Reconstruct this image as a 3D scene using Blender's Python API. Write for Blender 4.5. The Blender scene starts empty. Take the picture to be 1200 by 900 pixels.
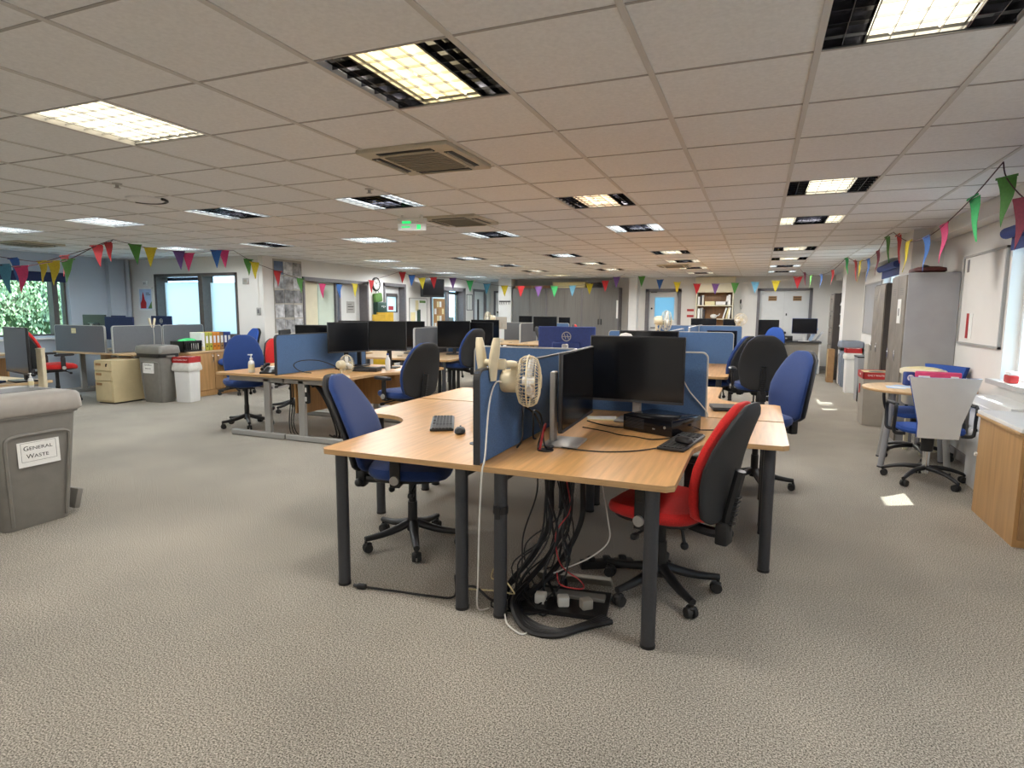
import bpy, bmesh, math, random
from mathutils import Matrix, Vector
random.seed(7)
sc = bpy.context.scene
COL = sc.collection
PI = math.pi
# ------------------------------------------------------------------ camera
cam_d = bpy.data.cameras.new('camera')
cam_d.sensor_fit = 'HORIZONTAL'; cam_d.sensor_width = 36.0
cam_d.lens = 709.87 / 1200 * 36.0
cam_d.clip_start = 0.05; cam_d.clip_end = 300
cam = bpy.data.objects.new('camera', cam_d); COL.objects.link(cam)
H = 1.42
CZ = 2.376
def camera_matrix(yaw, pitch, roll):
    cy, sy = math.cos(yaw), math.sin(yaw)
    fwd = Vector((-sy*math.cos(pitch), cy*math.cos(pitch), -math.sin(pitch)))
    right = Vector((cy, sy, 0)); up = right.cross(fwd)
    r = math.cos(roll)*right + math.sin(roll)*up
    u = -math.sin(roll)*right + math.cos(roll)*up
    return Matrix(((r.x, u.x, -fwd.x, 0), (r.y, u.y, -fwd.y, 0), (r.z, u.z, -fwd.z, H), (0, 0, 0, 1)))
cam.matrix_world = camera_matrix(.383439, .118831, .006067)
sc.camera = cam
# ------------------------------------------------------------------ exposure, world, sun
sc.view_settings.view_transform = 'Standard'
sc.view_settings.look = 'None'
sc.view_settings.exposure = 0.06
sc.view_settings.gamma = 1.0
sc.view_settings.use_curve_mapping = False
sc.cycles.use_denoising = True
sc.cycles.max_bounces = 8
sc.cycles.diffuse_bounces = 5
sc.cycles.glossy_bounces = 3
sc.cycles.transmission_bounces = 4
sc.cycles.transparent_max_bounces = 8
sc.cycles.sample_clamp_indirect = 6.0
sc.cycles.caustics_reflective = False
sc.cycles.caustics_refractive = False
world = bpy.data.worlds.new('sky'); sc.world = world; world.use_nodes = True
bg = world.node_tree.nodes['Background']
bg.inputs['Color'].default_value = (0.50, 0.74, 1.0, 1)
bg.inputs['Strength'].default_value = 6.0
sun_d = bpy.data.lights.new('sun', 'SUN'); sun_d.energy = 14.0; sun_d.angle = 0.009
sun_d.color = (1.0, .95, .86)
sun = bpy.data.objects.new('sun', sun_d); COL.objects.link(sun)
sun.rotation_euler = Vector((-1.0, -0.52, -1.4)).to_track_quat('-Z', 'Y').to_euler()
sun.location = (30, 15, 40)
LAMP_W = 17.0           # power of one ceiling light
PANEL = 1.75             # glow of a lit louvre panel

# ------------------------------------------------------------------ materials
def mat(name, col, rough=.6, metal=0.0, spec=.5, noise=None, bump=None, emit=None, alpha=None, coat=0.0, sheen=0.0):
    m = bpy.data.materials.new(name); m.use_nodes = True
    nt = m.node_tree; b = nt.nodes['Principled BSDF']
    b.inputs['Base Color'].default_value = (*col, 1)
    b.inputs['Roughness'].default_value = rough
    b.inputs['Metallic'].default_value = metal
    b.inputs['Specular IOR Level'].default_value = spec
    if coat: b.inputs['Coat Weight'].default_value = coat
    if sheen: b.inputs['Sheen Weight'].default_value = sheen
    if emit:
        b.inputs['Emission Color'].default_value = (*emit[0], 1)
        b.inputs['Emission Strength'].default_value = emit[1]
    tc = None
    if noise or bump:
        tc = nt.nodes.new('ShaderNodeTexCoord')
    if noise:
        sc_, amt, stretch = noise
        mp = nt.nodes.new('ShaderNodeMapping'); mp.inputs['Scale'].default_value = stretch
        nt.links.new(tc.outputs['Object'], mp.inputs['Vector'])
        n = nt.nodes.new('ShaderNodeTexNoise'); n.inputs['Scale'].default_value = sc_; n.inputs['Detail'].default_value = 5
        nt.links.new(mp.outputs['Vector'], n.inputs['Vector'])
        r = nt.nodes.new('ShaderNodeValToRGB')
        r.color_ramp.elements[0].position = .3; r.color_ramp.elements[1].position = .7
        r.color_ramp.elements[0].color = (*[max(0, c*(1-amt)) for c in col], 1)
        r.color_ramp.elements[1].color = (*[min(1, c*(1+amt)) for c in col], 1)
        nt.links.new(n.outputs['Fac'], r.inputs['Fac']); nt.links.new(r.outputs['Color'], b.inputs['Base Color'])
    if bump:
        sc_, st = bump
        n2 = nt.nodes.new('ShaderNodeTexNoise'); n2.inputs['Scale'].default_value = sc_; n2.inputs['Detail'].default_value = 3
        nt.links.new(tc.outputs['Object'], n2.inputs['Vector'])
        bp = nt.nodes.new('ShaderNodeBump'); bp.inputs['Strength'].default_value = st; bp.inputs['Distance'].default_value = .004
        nt.links.new(n2.outputs['Fac'], bp.inputs['Height']); nt.links.new(bp.outputs['Normal'], b.inputs['Normal'])
    return m
def wood(name, col, grain=(40, 2.2, 40), amt=.16, rough=.38):
    return mat(name, col, rough, noise=(1.0, amt, grain), spec=.45)
def carpet():
    m = bpy.data.materials.new('flecked_carpet'); m.use_nodes = True
    nt = m.node_tree; b = nt.nodes['Principled BSDF']; b.inputs['Roughness'].default_value = .95
    b.inputs['Specular IOR Level'].default_value = .1
    tc = nt.nodes.new('ShaderNodeTexCoord')
    n = nt.nodes.new('ShaderNodeTexNoise'); n.inputs['Scale'].default_value = 165; n.inputs['Detail'].default_value = 3; n.inputs['Roughness'].default_value = .75
    nt.links.new(tc.outputs['Object'], n.inputs['Vector'])
    r = nt.nodes.new('ShaderNodeValToRGB'); e = r.color_ramp.elements
    e[0].position = .38; e[0].color = (.085, .076, .062, 1); e[1].position = .62; e[1].color = (.68, .635, .56, 1)
    k = e.new(.5); k.color = (.34, .315, .273, 1)
    nt.links.new(n.outputs['Fac'], r.inputs['Fac'])
    n3 = nt.nodes.new('ShaderNodeTexNoise'); n3.inputs['Scale'].default_value = 1.3; n3.inputs['Detail'].default_value = 3
    nt.links.new(tc.outputs['Object'], n3.inputs['Vector'])
    r3 = nt.nodes.new('ShaderNodeValToRGB'); r3.color_ramp.elements[0].position = .3; r3.color_ramp.elements[1].position = .7
    r3.color_ramp.elements[0].color = (.86, .86, .86, 1); r3.color_ramp.elements[1].color = (1.08, 1.07, 1.05, 1)
    nt.links.new(n3.outputs['Fac'], r3.inputs['Fac'])
    mx = nt.nodes.new('ShaderNodeMix'); mx.data_type = 'RGBA'; mx.blend_type = 'MULTIPLY'; mx.inputs[0].default_value = 1
    nt.links.new(r.outputs['Color'], mx.inputs[6]); nt.links.new(r3.outputs['Color'], mx.inputs[7])
    nt.links.new(mx.outputs[2], b.inputs['Base Color'])
    return m
def thin_glass(name, tint=(.9, .95, .95)):
    m = bpy.data.materials.new(name); m.use_nodes = True; nt = m.node_tree
    for n in list(nt.nodes): nt.nodes.remove(n)
    o = nt.nodes.new('ShaderNodeOutputMaterial'); t = nt.nodes.new('ShaderNodeBsdfTransparent'); t.inputs[0].default_value = (*tint, 1)
    g = nt.nodes.new('ShaderNodeBsdfGlossy'); g.inputs['Roughness'].default_value = .02
    mx = nt.nodes.new('ShaderNodeMixShader'); mx.inputs[0].default_value = .06
    nt.links.new(t.outputs[0], mx.inputs[1]); nt.links.new(g.outputs[0], mx.inputs[2]); nt.links.new(mx.outputs[0], o.inputs[0])
    return m
def frosted(name, col=(.85, .95, .95)):
    m = bpy.data.materials.new(name); m.use_nodes = True; nt = m.node_tree
    for n in list(nt.nodes): nt.nodes.remove(n)
    o = nt.nodes.new('ShaderNodeOutputMaterial'); t = nt.nodes.new('ShaderNodeBsdfTranslucent'); t.inputs[0].default_value = (*col, 1)
    d = nt.nodes.new('ShaderNodeBsdfDiffuse'); d.inputs[0].default_value = (*col, 1)
    mx = nt.nodes.new('ShaderNodeMixShader'); mx.inputs[0].default_value = .2
    tc = nt.nodes.new('ShaderNodeTexCoord'); n = nt.nodes.new('ShaderNodeTexNoise'); n.inputs['Scale'].default_value = 60
    bp = nt.nodes.new('ShaderNodeBump'); bp.inputs['Strength'].default_value = .2
    nt.links.new(tc.outputs['Object'], n.inputs['Vector']); nt.links.new(n.outputs['Fac'], bp.inputs['Height'])
    nt.links.new(bp.outputs['Normal'], d.inputs['Normal'])
    nt.links.new(t.outputs[0], mx.inputs[1]); nt.links.new(d.outputs[0], mx.inputs[2]); nt.links.new(mx.outputs[0], o.inputs[0])
    return m
FN = (220, .22, (1, 1, 1))
M = dict(
    carpet=carpet(),
    tile=mat('ceiling_tile', (.83, .83, .83), .9, noise=(60, .05, (1, 1, 1)), bump=(300, .15)),
    tbar=mat('ceiling_runner', (.62, .60, .57), .5),
    tee=mat('ceiling_cross_tee', (.40, .38, .36), .6),
    wall=mat('wall_paint', (.74, .725, .69), .75, noise=(2.0, .03, (1, 1, 1)), bump=(180, .05)),
    wallblue=mat('wall_paint_cool', (.50, .55, .62), .75, noise=(2.0, .03, (1, 1, 1))),
    skirt=mat('skirting_grey', (.30, .28, .27), .6, noise=(8, .05, (1, 1, 1))),
    frame=mat('frame_dark_taupe', (.10, .085, .08), .5, noise=(20, .1, (1, 1, 1))),
    frameg=mat('frame_grey', (.165, .155, .165), .5, noise=(20, .1, (1, 1, 1))),
    white=mat('white_paint', (.78, .78, .76), .5, noise=(6, .03, (1, 1, 1))),
    cream=mat('cream_paint', (.74, .68, .50), .5, noise=(6, .04, (1, 1, 1))),
    doorw=mat('door_white', (.70, .71, .70), .45, noise=(6, .03, (1, 1, 1))),
    beech=wood('beech_veneer', (.62, .345, .13)),
    beech_edge=wood('beech_edge', (.50, .31, .145), (6, 6, 90), .15),
    beech_pale=wood('beech_pale', (.60, .42, .235), (30, 2, 30), .12),
    oak=wood('cupboard_wood', (.50, .285, .115), (34, 34, 2.2), .16, .42),
    oakb=wood('cabinet_wood', (.47, .275, .115), (26, 26, 2.0), .14, .35),
    shelfback=wood('shelf_back_brown', (.23, .11, .035), (30, 30, 2), .2),
    leg=mat('dark_grey_leg', (.040, .042, .048), .42, noise=(120, .1, (1, 1, 1))),
    gframe=mat('silver_grey_frame', (.36, .36, .345), .45, noise=(120, .05, (1, 1, 1))),
    black=mat('black_plastic', (.012, .012, .013), .45, noise=(200, .15, (1, 1, 1))),
    blackg=mat('black_gloss', (.006, .006, .008), .12, noise=(3, .2, (1, 1, 1))),
    screen=mat('screen_glass', (.004, .0045, .006), .16, spec=.5, noise=(3, .15, (1, 1, 1))),
    rubber=mat('caster_rubber', (.018, .018, .018), .6, noise=(100, .15, (1, 1, 1))),
    shell=mat('chair_shell', (.020, .020, .021), .62, noise=(260, .25, (1, 1, 1)), bump=(500, .3)),
    blue=mat('blue_chair_fabric', (.010, .042, .185), .85, noise=FN, bump=(500, .4), sheen=.15),
    blueb=mat('bright_blue_fabric', (.02, .075, .33), .85, noise=FN, bump=(500, .4)),
    red=mat('red_chair_fabric', (.56, .012, .010), .85, noise=FN, bump=(500, .4), sheen=.1),
    bluescr=mat('blue_screen_fabric', (.072, .148, .30), .9, noise=(160, .18, (1, 1, 1)), bump=(400, .4)),
    greyscr=mat('grey_screen_fabric', (.125, .135, .15), .9, noise=(160, .18, (1, 1, 1)), bump=(400, .4)),
    scredge=mat('screen_edge_dark', (.03, .03, .032), .5, noise=(50, .1, (1, 1, 1))),
    scredgel=mat('screen_edge_silver', (.42, .43, .42), .4, noise=(50, .05, (1, 1, 1))),
    silver=mat('silver_plastic', (.42, .41, .39), .35, metal=.3, noise=(60, .05, (1, 1, 1))),
    chrome=mat('chrome', (.75, .76, .78), .12, metal=1.0, noise=(40, .03, (1, 1, 1))),
    alu=mat('louvre_aluminium', (.62, .62, .62), .22, metal=.9, noise=(40, .05, (1, 1, 1))),
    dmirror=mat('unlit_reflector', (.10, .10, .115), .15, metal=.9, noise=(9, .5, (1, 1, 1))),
    housing=mat('fitting_housing', (.10, .10, .10), .5, noise=(30, .1, (1, 1, 1))),
    ivory=mat('ivory_plastic', (.66, .58, .40), .4, noise=(30, .06, (1, 1, 1))),
    bin=mat('grey_bin_plastic', (.205, .195, .175), .5, noise=(14, .06, (1, 1, 1)), bump=(120, .1)),
    binlid=mat('grey_bin_lid', (.36, .335, .30), .45, noise=(14, .06, (1, 1, 1))),
    binblue=mat('blue_grey_bin', (.22, .25, .30), .5, noise=(14, .06, (1, 1, 1))),
    bag=mat('black_liner', (.01, .01, .01), .35, noise=(20, .3, (1, 1, 1)), bump=(30, .8)),
    wbag=mat('white_liner', (.66, .65, .60), .5, noise=(20, .08, (1, 1, 1)), bump=(30, .8)),
    paper=mat('paper_white', (.80, .80, .77), .8, noise=(30, .03, (1, 1, 1))),
    papery=mat('paper_yellow', (.74, .66, .38), .8, noise=(30, .04, (1, 1, 1))),
    ink=mat('black_ink', (.015, .015, .015), .7, noise=(30, .1, (1, 1, 1))),
    redp=mat('red_card', (.42, .018, .018), .5, noise=(14, .12, (1, 1, 1))),
    creamp=mat('cream_pedestal', (.56, .46, .27), .5, noise=(8, .05, (1, 1, 1))),
    beige=mat('beige_metal', (.36, .33, .28), .5, noise=(6, .08, (1, 1, 1))),
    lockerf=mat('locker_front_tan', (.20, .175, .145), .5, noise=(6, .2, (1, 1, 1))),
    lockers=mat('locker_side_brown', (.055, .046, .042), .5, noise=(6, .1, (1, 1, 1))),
    locker=mat('locker_grey', (.33, .335, .35), .45, noise=(6, .05, (1, 1, 1))),
    tamb=mat('tambour_grey', (.17, .165, .155), .5, noise=(90, .12, (1, .02, .02))),
    kraft=mat('brown_card', (.33, .19, .085), .75, noise=(20, .1, (1, 1, 1))),
    navy=mat('navy_blind', (.012, .022, .085), .7, noise=(60, .1, (1, 1, 1))),
    navyb=mat('blue_blind', (.02, .045, .20), .6, noise=(60, .1, (1, 1, 1))),
    glass=thin_glass('window_glass'),
    frost=frosted('frosted_glass'),
    frostd=frosted('frosted_glass_tinted', (.34, .50, .56)),
    yellow=mat('yellow_plastic', (.55, .34, .010), .5, noise=(8, .15, (1, 1, 1))),
    green=mat('green_plastic', (.10, .22, .05), .6, noise=(8, .15, (1, 1, 1))),
    dgreen=mat('dark_green_plastic', (.012, .05, .035), .5, noise=(8, .15, (1, 1, 1))),
    orange=mat('orange_card', (.62, .22, .02), .6, noise=(8, .1, (1, 1, 1))),
    lime=mat('lime_card', (.42, .42, .05), .6, noise=(8, .1, (1, 1, 1))),
    pink=mat('pink_card', (.60, .05, .16), .6, noise=(8, .1, (1, 1, 1))),
    lilac=mat('pale_blue_sheet', (.42, .56, .78), .5, noise=(8, .1, (1, 1, 1))),
    cork=mat('cork', (.42, .24, .10), .9, noise=(80, .3, (1, 1, 1))),
    bottle=mat('clear_plastic_bottle', (.72, .72, .70), .15, noise=(10, .05, (1, 1, 1))),
    clockface=mat('clock_face', (.62, .62, .58), .4, noise=(10, .03, (1, 1, 1))),
    exitg=mat('exit_green', (.02, .45, .12), .5, emit=((.03, .9, .22), .8), noise=(10, .05, (1, 1, 1))),
    acw=mat('cassette_ivory', (.52, .47, .36), .5, noise=(10, .05, (1, 1, 1))),
    acg=mat('cassette_grille', (.27, .245, .19), .7, noise=(10, .05, (1, 1, 1))),
    leaf=mat('hedge_leaves', (.50, .66, .42), .6, noise=(14, .45, (1, 1, 1))),
    brick=mat('outdoor_brick', (.30, .21, .14), .9, noise=(8, .25, (1, 1, 1))),
    ground=mat('outdoor_paving', (.46, .46, .45), .9, noise=(5, .15, (1, 1, 1))),
    roofm=mat('roof_felt', (.12, .12, .12), .9, noise=(5, .1, (1, 1, 1))),
    plates=mat('collage_photos', (.30, .30, .32), .35, noise=(5, .5, (1, 1, 1))),
    cordr=mat('red_cord', (.42, .035, .04), .6, noise=(30, .1, (1, 1, 1))),
    cordw=mat('white_cord', (.66, .65, .61), .5, noise=(30, .05, (1, 1, 1))),
    cordb=mat('black_cord', (.010, .010, .011), .5, noise=(30, .1, (1, 1, 1))),
    cordd=mat('dark_cord', (.05, .012, .018), .7, noise=(30, .1, (1, 1, 1))),
)
def glow(name, col, s):
    return mat(name, (.75, .75, .75), .5, emit=(col, s), noise=(25, .05, (1, 1, 1)))
M['glow_warm'] = glow('lit_panel_warm', (1.0, .80, .40), PANEL)
M['glow_peach'] = glow('lit_panel_peach', (1.0, .70, .42), PANEL)
M['glow_neutral'] = glow('lit_panel_neutral', (1.0, .90, .66), PANEL*1.15)
M['glow_cool'] = glow('lit_panel_cool', (.86, .96, 1.0), PANEL*1.25)
FLAG = dict(red=(.46, .02, .025), maroon=(.22, .02, .05), green=(.07, .24, .045), mint=(.05, .44, .14), yellow=(.62, .50, .03), olive=(.40, .33, .01),
            pink=(.62, .05, .17), blue=(.035, .13, .40), teal=(.05, .20, .30), purple=(.15, .07, .25), sky=(.16, .42, .60))
for k_, c_ in FLAG.items():
    M['flag_'+k_] = mat('flag_'+k_, c_, .8, noise=(60, .12, (1, 1, 1)), bump=(300, .2))

# ------------------------------------------------------------------ mesh helpers
class G:
    def __init__(s): s.v = []; s.f = []; s.sm = []
    def add(s, vs, fs, X=None, smooth=False):
        o = len(s.v)
        for p in vs:
            p = Vector(p)
            if X is not None: p = X @ p
            s.v.append(p)
        for f in fs:
            s.f.append([i+o for i in f]); s.sm.append(smooth)
        return s
    def box(s, c, d, rz=0, X=None):
        x, y, z = d[0]/2, d[1]/2, d[2]/2
        vs = [(-x,-y,-z),(x,-y,-z),(x,y,-z),(-x,y,-z),(-x,-y,z),(x,-y,z),(x,y,z),(-x,y,z)]
        fs = [(3,2,1,0),(4,5,6,7),(0,1,5,4),(1,2,6,5),(2,3,7,6),(3,0,4,7)]
        T = Matrix.Translation(c) @ Matrix.Rotation(rz, 4, 'Z')
        if X is not None: T = X @ T
        return s.add(vs, fs, T)
    def span(s, a, b, X=None):
        return s.box([(a[i]+b[i])/2 for i in range(3)], [abs(b[i]-a[i]) for i in range(3)], 0, X)
    def rbox(s, c, d, r=.01, seg=2, rz=0, X=None, rot=None):
        bm = bmesh.new(); bmesh.ops.create_cube(bm, size=1)
        for v in bm.verts: v.co = Vector((v.co.x*d[0], v.co.y*d[1], v.co.z*d[2]))
        bmesh.ops.bevel(bm, geom=bm.edges[:]+bm.verts[:], offset=min(r, min(d)*.49), segments=seg, affect='EDGES', profile=.5)
        bm.verts.index_update()
        T = Matrix.Translation(c) @ (rot.to_4x4() if rot else Matrix.Rotation(rz, 4, 'Z'))
        if X is not None: T = X @ T
        s.add([v.co.copy() for v in bm.verts], [[v.index for v in f.verts] for f in bm.faces], T, True)
        bm.free(); return s
    def cyl(s, p0, p1, r0, r1=None, n=12, cap=True, X=None):
        p0, p1 = Vector(p0), Vector(p1); r1 = r0 if r1 is None else r1
        q = (p1-p0).to_track_quat('Z', 'Y')
        a = [q @ Vector((math.cos(2*PI*i/n), math.sin(2*PI*i/n), 0)) for i in range(n)]
        s.add([p0+v*r0 for v in a]+[p1+v*r1 for v in a], [(i, (i+1) % n, n+(i+1) % n, n+i) for i in range(n)], X, True)
        if cap:
            s.add([p0+v*r0 for v in a], [tuple(range(n))[::-1]], X); s.add([p1+v*r1 for v in a], [tuple(range(n))], X)
        return s
    def tube(s, pts, r, n=6, spl=True, sub=5, X=None):
        P = [Vector(p) for p in pts]
        if spl and len(P) > 2:
            Q = []
            for i in range(len(P)-1):
                a, b, c, d = P[max(i-1, 0)], P[i], P[i+1], P[min(i+2, len(P)-1)]
                for k in range(sub):
                    t = k/sub
                    Q.append(.5*((2*b)+(c-a)*t+(2*a-5*b+4*c-d)*t*t+(3*b-a-3*c+d)*t**3))
            Q.append(P[-1]); P = Q
        vs = []; fs = []; N = len(P); ref = None
        for i, p in enumerate(P):
            t = (P[min(i+1, N-1)]-P[max(i-1, 0)])
            if t.length < 1e-7: t = Vector((0, 0, 1))
            t.normalize()
            if ref is None or abs(ref.dot(t)) > .98: ref = Vector((0, 0, 1)) if abs(t.z) < .9 else Vector((1, 0, 0))
            u = (ref - t*ref.dot(t)).normalized(); w = t.cross(u); ref = u
            rr = r[i*(len(r)-1)//max(1, N-1)] if isinstance(r, (list, tuple)) else r
            for k in range(n):
                a = 2*PI*k/n; vs.append(p+u*math.cos(a)*rr+w*math.sin(a)*rr)
        for i in range(N-1):
            for k in range(n):
                fs.append((i*n+k, i*n+(k+1) % n, (i+1)*n+(k+1) % n, (i+1)*n+k))
        fs.append(tuple(range(n))[::-1]); fs.append(tuple((N-1)*n+k for k in range(n)))
        return s.add(vs, fs, X, True)
    def ring(s, c, R, r, n=24, m=6, X=None, sx=1, sy=1):
        T = Matrix.Translation(c)
        if X is not None: T = X @ T
        vs = []; fs = []
        for i in range(n):
            a = 2*PI*i/n
            for k in range(m):
                b = 2*PI*k/m; q = R+r*math.cos(b); vs.append((q*math.cos(a)*sx, q*math.sin(a)*sy, r*math.sin(b)))
        for i in range(n):
            for k in range(m):
                fs.append((i*m+k, ((i+1) % n)*m+k, ((i+1) % n)*m+(k+1) % m, i*m+(k+1) % m))
        return s.add(vs, fs, T, True)
    def lathe(s, prof, n=20, X=None, smooth=True):
        vs = []; fs = []
        for r, z in prof:
            for k in range(n):
                a = 2*PI*k/n; vs.append((r*math.cos(a), r*math.sin(a), z))
        for i in range(len(prof)-1):
            for k in range(n):
                fs.append((i*n+k, i*n+(k+1) % n, (i+1)*n+(k+1) % n, (i+1)*n+k))
        fs.append(tuple(range(n))[::-1]); fs.append(tuple((len(prof)-1)*n+k for k in range(n)))
        return s.add(vs, fs, X, smooth)
    def prism(s, out, z0, z1, X=None):
        n = len(out)
        bm = bmesh.new()
        lo = [bm.verts.new((x, y, z0)) for x, y in out]; hi = [bm.verts.new((x, y, z1)) for x, y in out]
        bm.faces.new(lo[::-1]); bm.faces.new(hi)
        for i in range(n): bm.faces.new((lo[i], lo[(i+1) % n], hi[(i+1) % n], hi[i]))
        bmesh.ops.recalc_face_normals(bm, faces=bm.faces[:])
        bmesh.ops.triangulate(bm, faces=[f for f in bm.faces if len(f.verts) > 4])
        bm.verts.index_update()
        s.add([v.co.copy() for v in bm.verts], [[v.index for v in f.verts] for f in bm.faces], X)
        bm.free(); return s
    def loft(s, rings, X=None, smooth=True, cap=True):
        n = len(rings[0]); vs = [p for r in rings for p in r]; fs = []
        for i in range(len(rings)-1):
            for k in range(n):
                fs.append((i*n+k, i*n+(k+1) % n, (i+1)*n+(k+1) % n, (i+1)*n+k))
        if cap:
            fs.append(tuple(range(n))[::-1]); fs.append(tuple((len(rings)-1)*n+k for k in range(n)))
        return s.add(vs, fs, X, smooth)
    def ball(s, c, r, X=None, n=10, m=14, sc=(1, 1, 1)):
        vs = []; fs = []
        for i in range(n+1):
            a = PI*i/n
            for k in range(m):
                b = 2*PI*k/m; vs.append((c[0]+r*sc[0]*math.sin(a)*math.cos(b), c[1]+r*sc[1]*math.sin(a)*math.sin(b), c[2]-r*sc[2]*math.cos(a)))
        for i in range(n):
            for k in range(m): fs.append((i*m+k, i*m+(k+1) % m, (i+1)*m+(k+1) % m, (i+1)*m+k))
        return s.add(vs, fs, X, True)
    def mesh(s, name, m):
        me = bpy.data.meshes.new(name); me.from_pydata([tuple(v) for v in s.v], [], s.f)
        me.polygons.foreach_set('use_smooth', s.sm); me.materials.append(m); me.update()
        if any(s.sm):
            try: me.set_sharp_from_angle(angle=math.radians(42))
            except Exception: pass
        return me
    def build(s, name, m, parent=None, label=None):
        o = bpy.data.objects.new(name, s.mesh(name, m)); COL.objects.link(o)
        if parent is not None: o.parent = parent
        if label: o['label'] = label
        return o
def tag(o, label, cat, group=None, kind=None):
    o['label'] = label; o['category'] = cat
    if group: o['group'] = group
    if kind: o['kind'] = kind
    return o
def thing(name, label, cat, loc=(0, 0, 0), rz=0, group=None):
    o = bpy.data.objects.new(name, None); COL.objects.link(o)
    o.empty_display_size = .1
    o.location = loc; o.rotation_euler = (0, 0, rz)
    return tag(o, label, cat, group)
def struct(o, label=None):
    o['kind'] = 'structure'
    if label: o['label'] = label
    return o
KIDS = {}
def kids(o): return [c for c in o.children]
def dup(root, loc, rz, label, group=None):
    r = root.copy(); COL.objects.link(r); r.location = loc; r.rotation_euler = (0, 0, rz)
    r['label'] = label
    if group: r['group'] = group
    def rec(a, b):
        for ch in a.children:
            if ch.name.startswith('_'): continue
            c = ch.copy(); COL.objects.link(c); c.parent = b; rec(ch, c)
    rec(root, r)
    return r
class Proto:
    """first use moves the original itself, later uses copy it with its parts"""
    def __init__(s, fn): s.fn = fn; s.o = None
    def put(s, loc, rz, label, group=None):
        if s.o is None:
            s.o = s.fn(); s.o.location = loc; s.o.rotation_euler = (0, 0, rz); s.o['label'] = label
            if group: s.o['group'] = group
            return s.o
        bpy.context.view_layer.update()
        return dup(s.o, loc, rz, label, group)
def face(fx, fy): return math.atan2(-fx, fy)     # heading for things whose front is +y
def text(body, size, m, X, parent, name='lettering', ext=.0006, align='CENTER', sx=1.0):
    c = bpy.data.curves.new('txt', 'FONT'); c.body = body; c.size = size; c.extrude = ext; c.align_x = align; c.align_y = 'CENTER'
    t = bpy.data.objects.new('txt', c); COL.objects.link(t)
    bpy.context.view_layer.update()
    me = bpy.data.meshes.new_from_object(t.evaluated_get(bpy.context.evaluated_depsgraph_get()))
    bpy.data.objects.remove(t); me.name = name
    me.transform(X @ Matrix.Scale(sx, 4, (1, 0, 0))); me.materials.clear(); me.materials.append(m)
    o = bpy.data.objects.new(name, me); COL.objects.link(o)
    if parent is not None: o.parent = parent
    return o
def wall_frame(origin, ex, ey):   # matrix: local x along ex, local y along ey (in the wall plane), z out of the wall
    ex, ey = Vector(ex).normalized(), Vector(ey).normalized(); ez = ex.cross(ey)
    return Matrix(((ex.x, ey.x, ez.x, origin[0]), (ex.y, ey.y, ez.y, origin[1]), (ex.z, ey.z, ez.z, origin[2]), (0, 0, 0, 1)))
def rrect(w, d, r, n=5):
    o = []
    for cx, cy, a0 in ((w/2-r, d/2-r, 0), (-w/2+r, d/2-r, PI/2), (-w/2+r, -d/2+r, PI), (w/2-r, -d/2+r, 1.5*PI)):
        for k in range(n+1):
            a = a0+PI/2*k/n; o.append((cx+r*math.cos(a), cy+r*math.sin(a)))
    return o
# ================================================================== the room
XR, XL, XLL, Y1, YF, YB = 1.9, -8.1, -11.5, 8.35, 17.2, -3.0
YF2 = 18.2                                   # back of the small lobby beside the left wall
WT = .25
struct(G().span((XLL-.3, YB-.3, -.1), (XR+.3, YF2+.3, 0)).build('floor', M['carpet']))
def strips(a0, a1, ops):
    """split a wall of length a0..a1, height 0..2.6 around its openings -> rectangles (a,b,z0,z1)"""
    out = []; cur = a0
    for (p, q, z0, z1) in sorted(ops):
        out.append((cur, p, 0, 2.6)); out.append((p, q, 0, z0)); out.append((p, q, z1, 2.6)); cur = q
    out.append((cur, a1, 0, 2.6))
    return [r for r in out if r[1]-r[0] > 1e-4 and r[3]-r[2] > 1e-4]
def wall_y(name, X, s, a0, a1, ops, m):
    g = G()
    for a, b, z0, z1 in strips(a0, a1, ops): g.span((X, a, z0), (X+s*WT, b, z1))
    return struct(g.build(name, m))
def wall_x(name, Y, s, a0, a1, ops, m):
    g = G()
    for a, b, z0, z1 in strips(a0, a1, ops): g.span((a, Y, z0), (b, Y+s*WT, z1))
    return struct(g.build(name, m))
OPR = [(-.6, 2.3, .87, 2.10), (3.3, 6.2, .87, 2.10), (10.45, 11.78, .95, 2.12)]  # first opening: unseen window, added for daylight on the right
OPL = [(9.35, 11.46, 0, 2.06), (12.06, 13.02, 0, 2.07), (14.24, 16.32, 0, 2.10), (16.86, 17.82, 0, 2.10)]
wall_y('wall_right', XR, 1, YB, YF+WT, OPR, M['wall'])
wall_y('wall_left', XL, -1, Y1+WT, YF2, OPL, M['wall'])
wall_y('wall_window_bay', XLL, -1, YB, Y1+WT, [(3.9, 7.22, .95, 2.06)], M['wallblue'])
wall_x('wall_side', Y1, 1, XLL, XL, [(-10.78, -8.69, .95, 2.09)], M['wall'])
wall_x('wall_far', YF, 1, -7.2, XR+WT, [(-2.94, -1.97, 0, 2.07), (-.05, 1.25, 0, 2.06)], M['wall'])
struct(G().span((XL-WT, YF2, 0), (-7.68, YF2+WT, 2.6)).span((-7.30, YF2, 0), (-7.2, YF2+WT, 2.6)).span((-7.68, YF2, 0), (-7.30, YF2+WT, .7)).span((-7.68, YF2, 1.9), (-7.30, YF2+WT, 2.6)).span((-7.2, YF, 0), (-7.0, YF2+WT, 2.6)).build('wall_lobby', M['wall']))
wall_x('wall_back', YB, -1, XLL-WT, XR+WT, [], M['wall'])
struct(G().span((-7.19, 16.7, 0), (-6.78, 17.2, CZ+.1)).build('wall_pier', M['wall']))
struct(G().span((-3.34, 16.85, 0), (-3.12, 17.2, CZ+.1)).build('wall_pier_far', M['white']))
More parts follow.
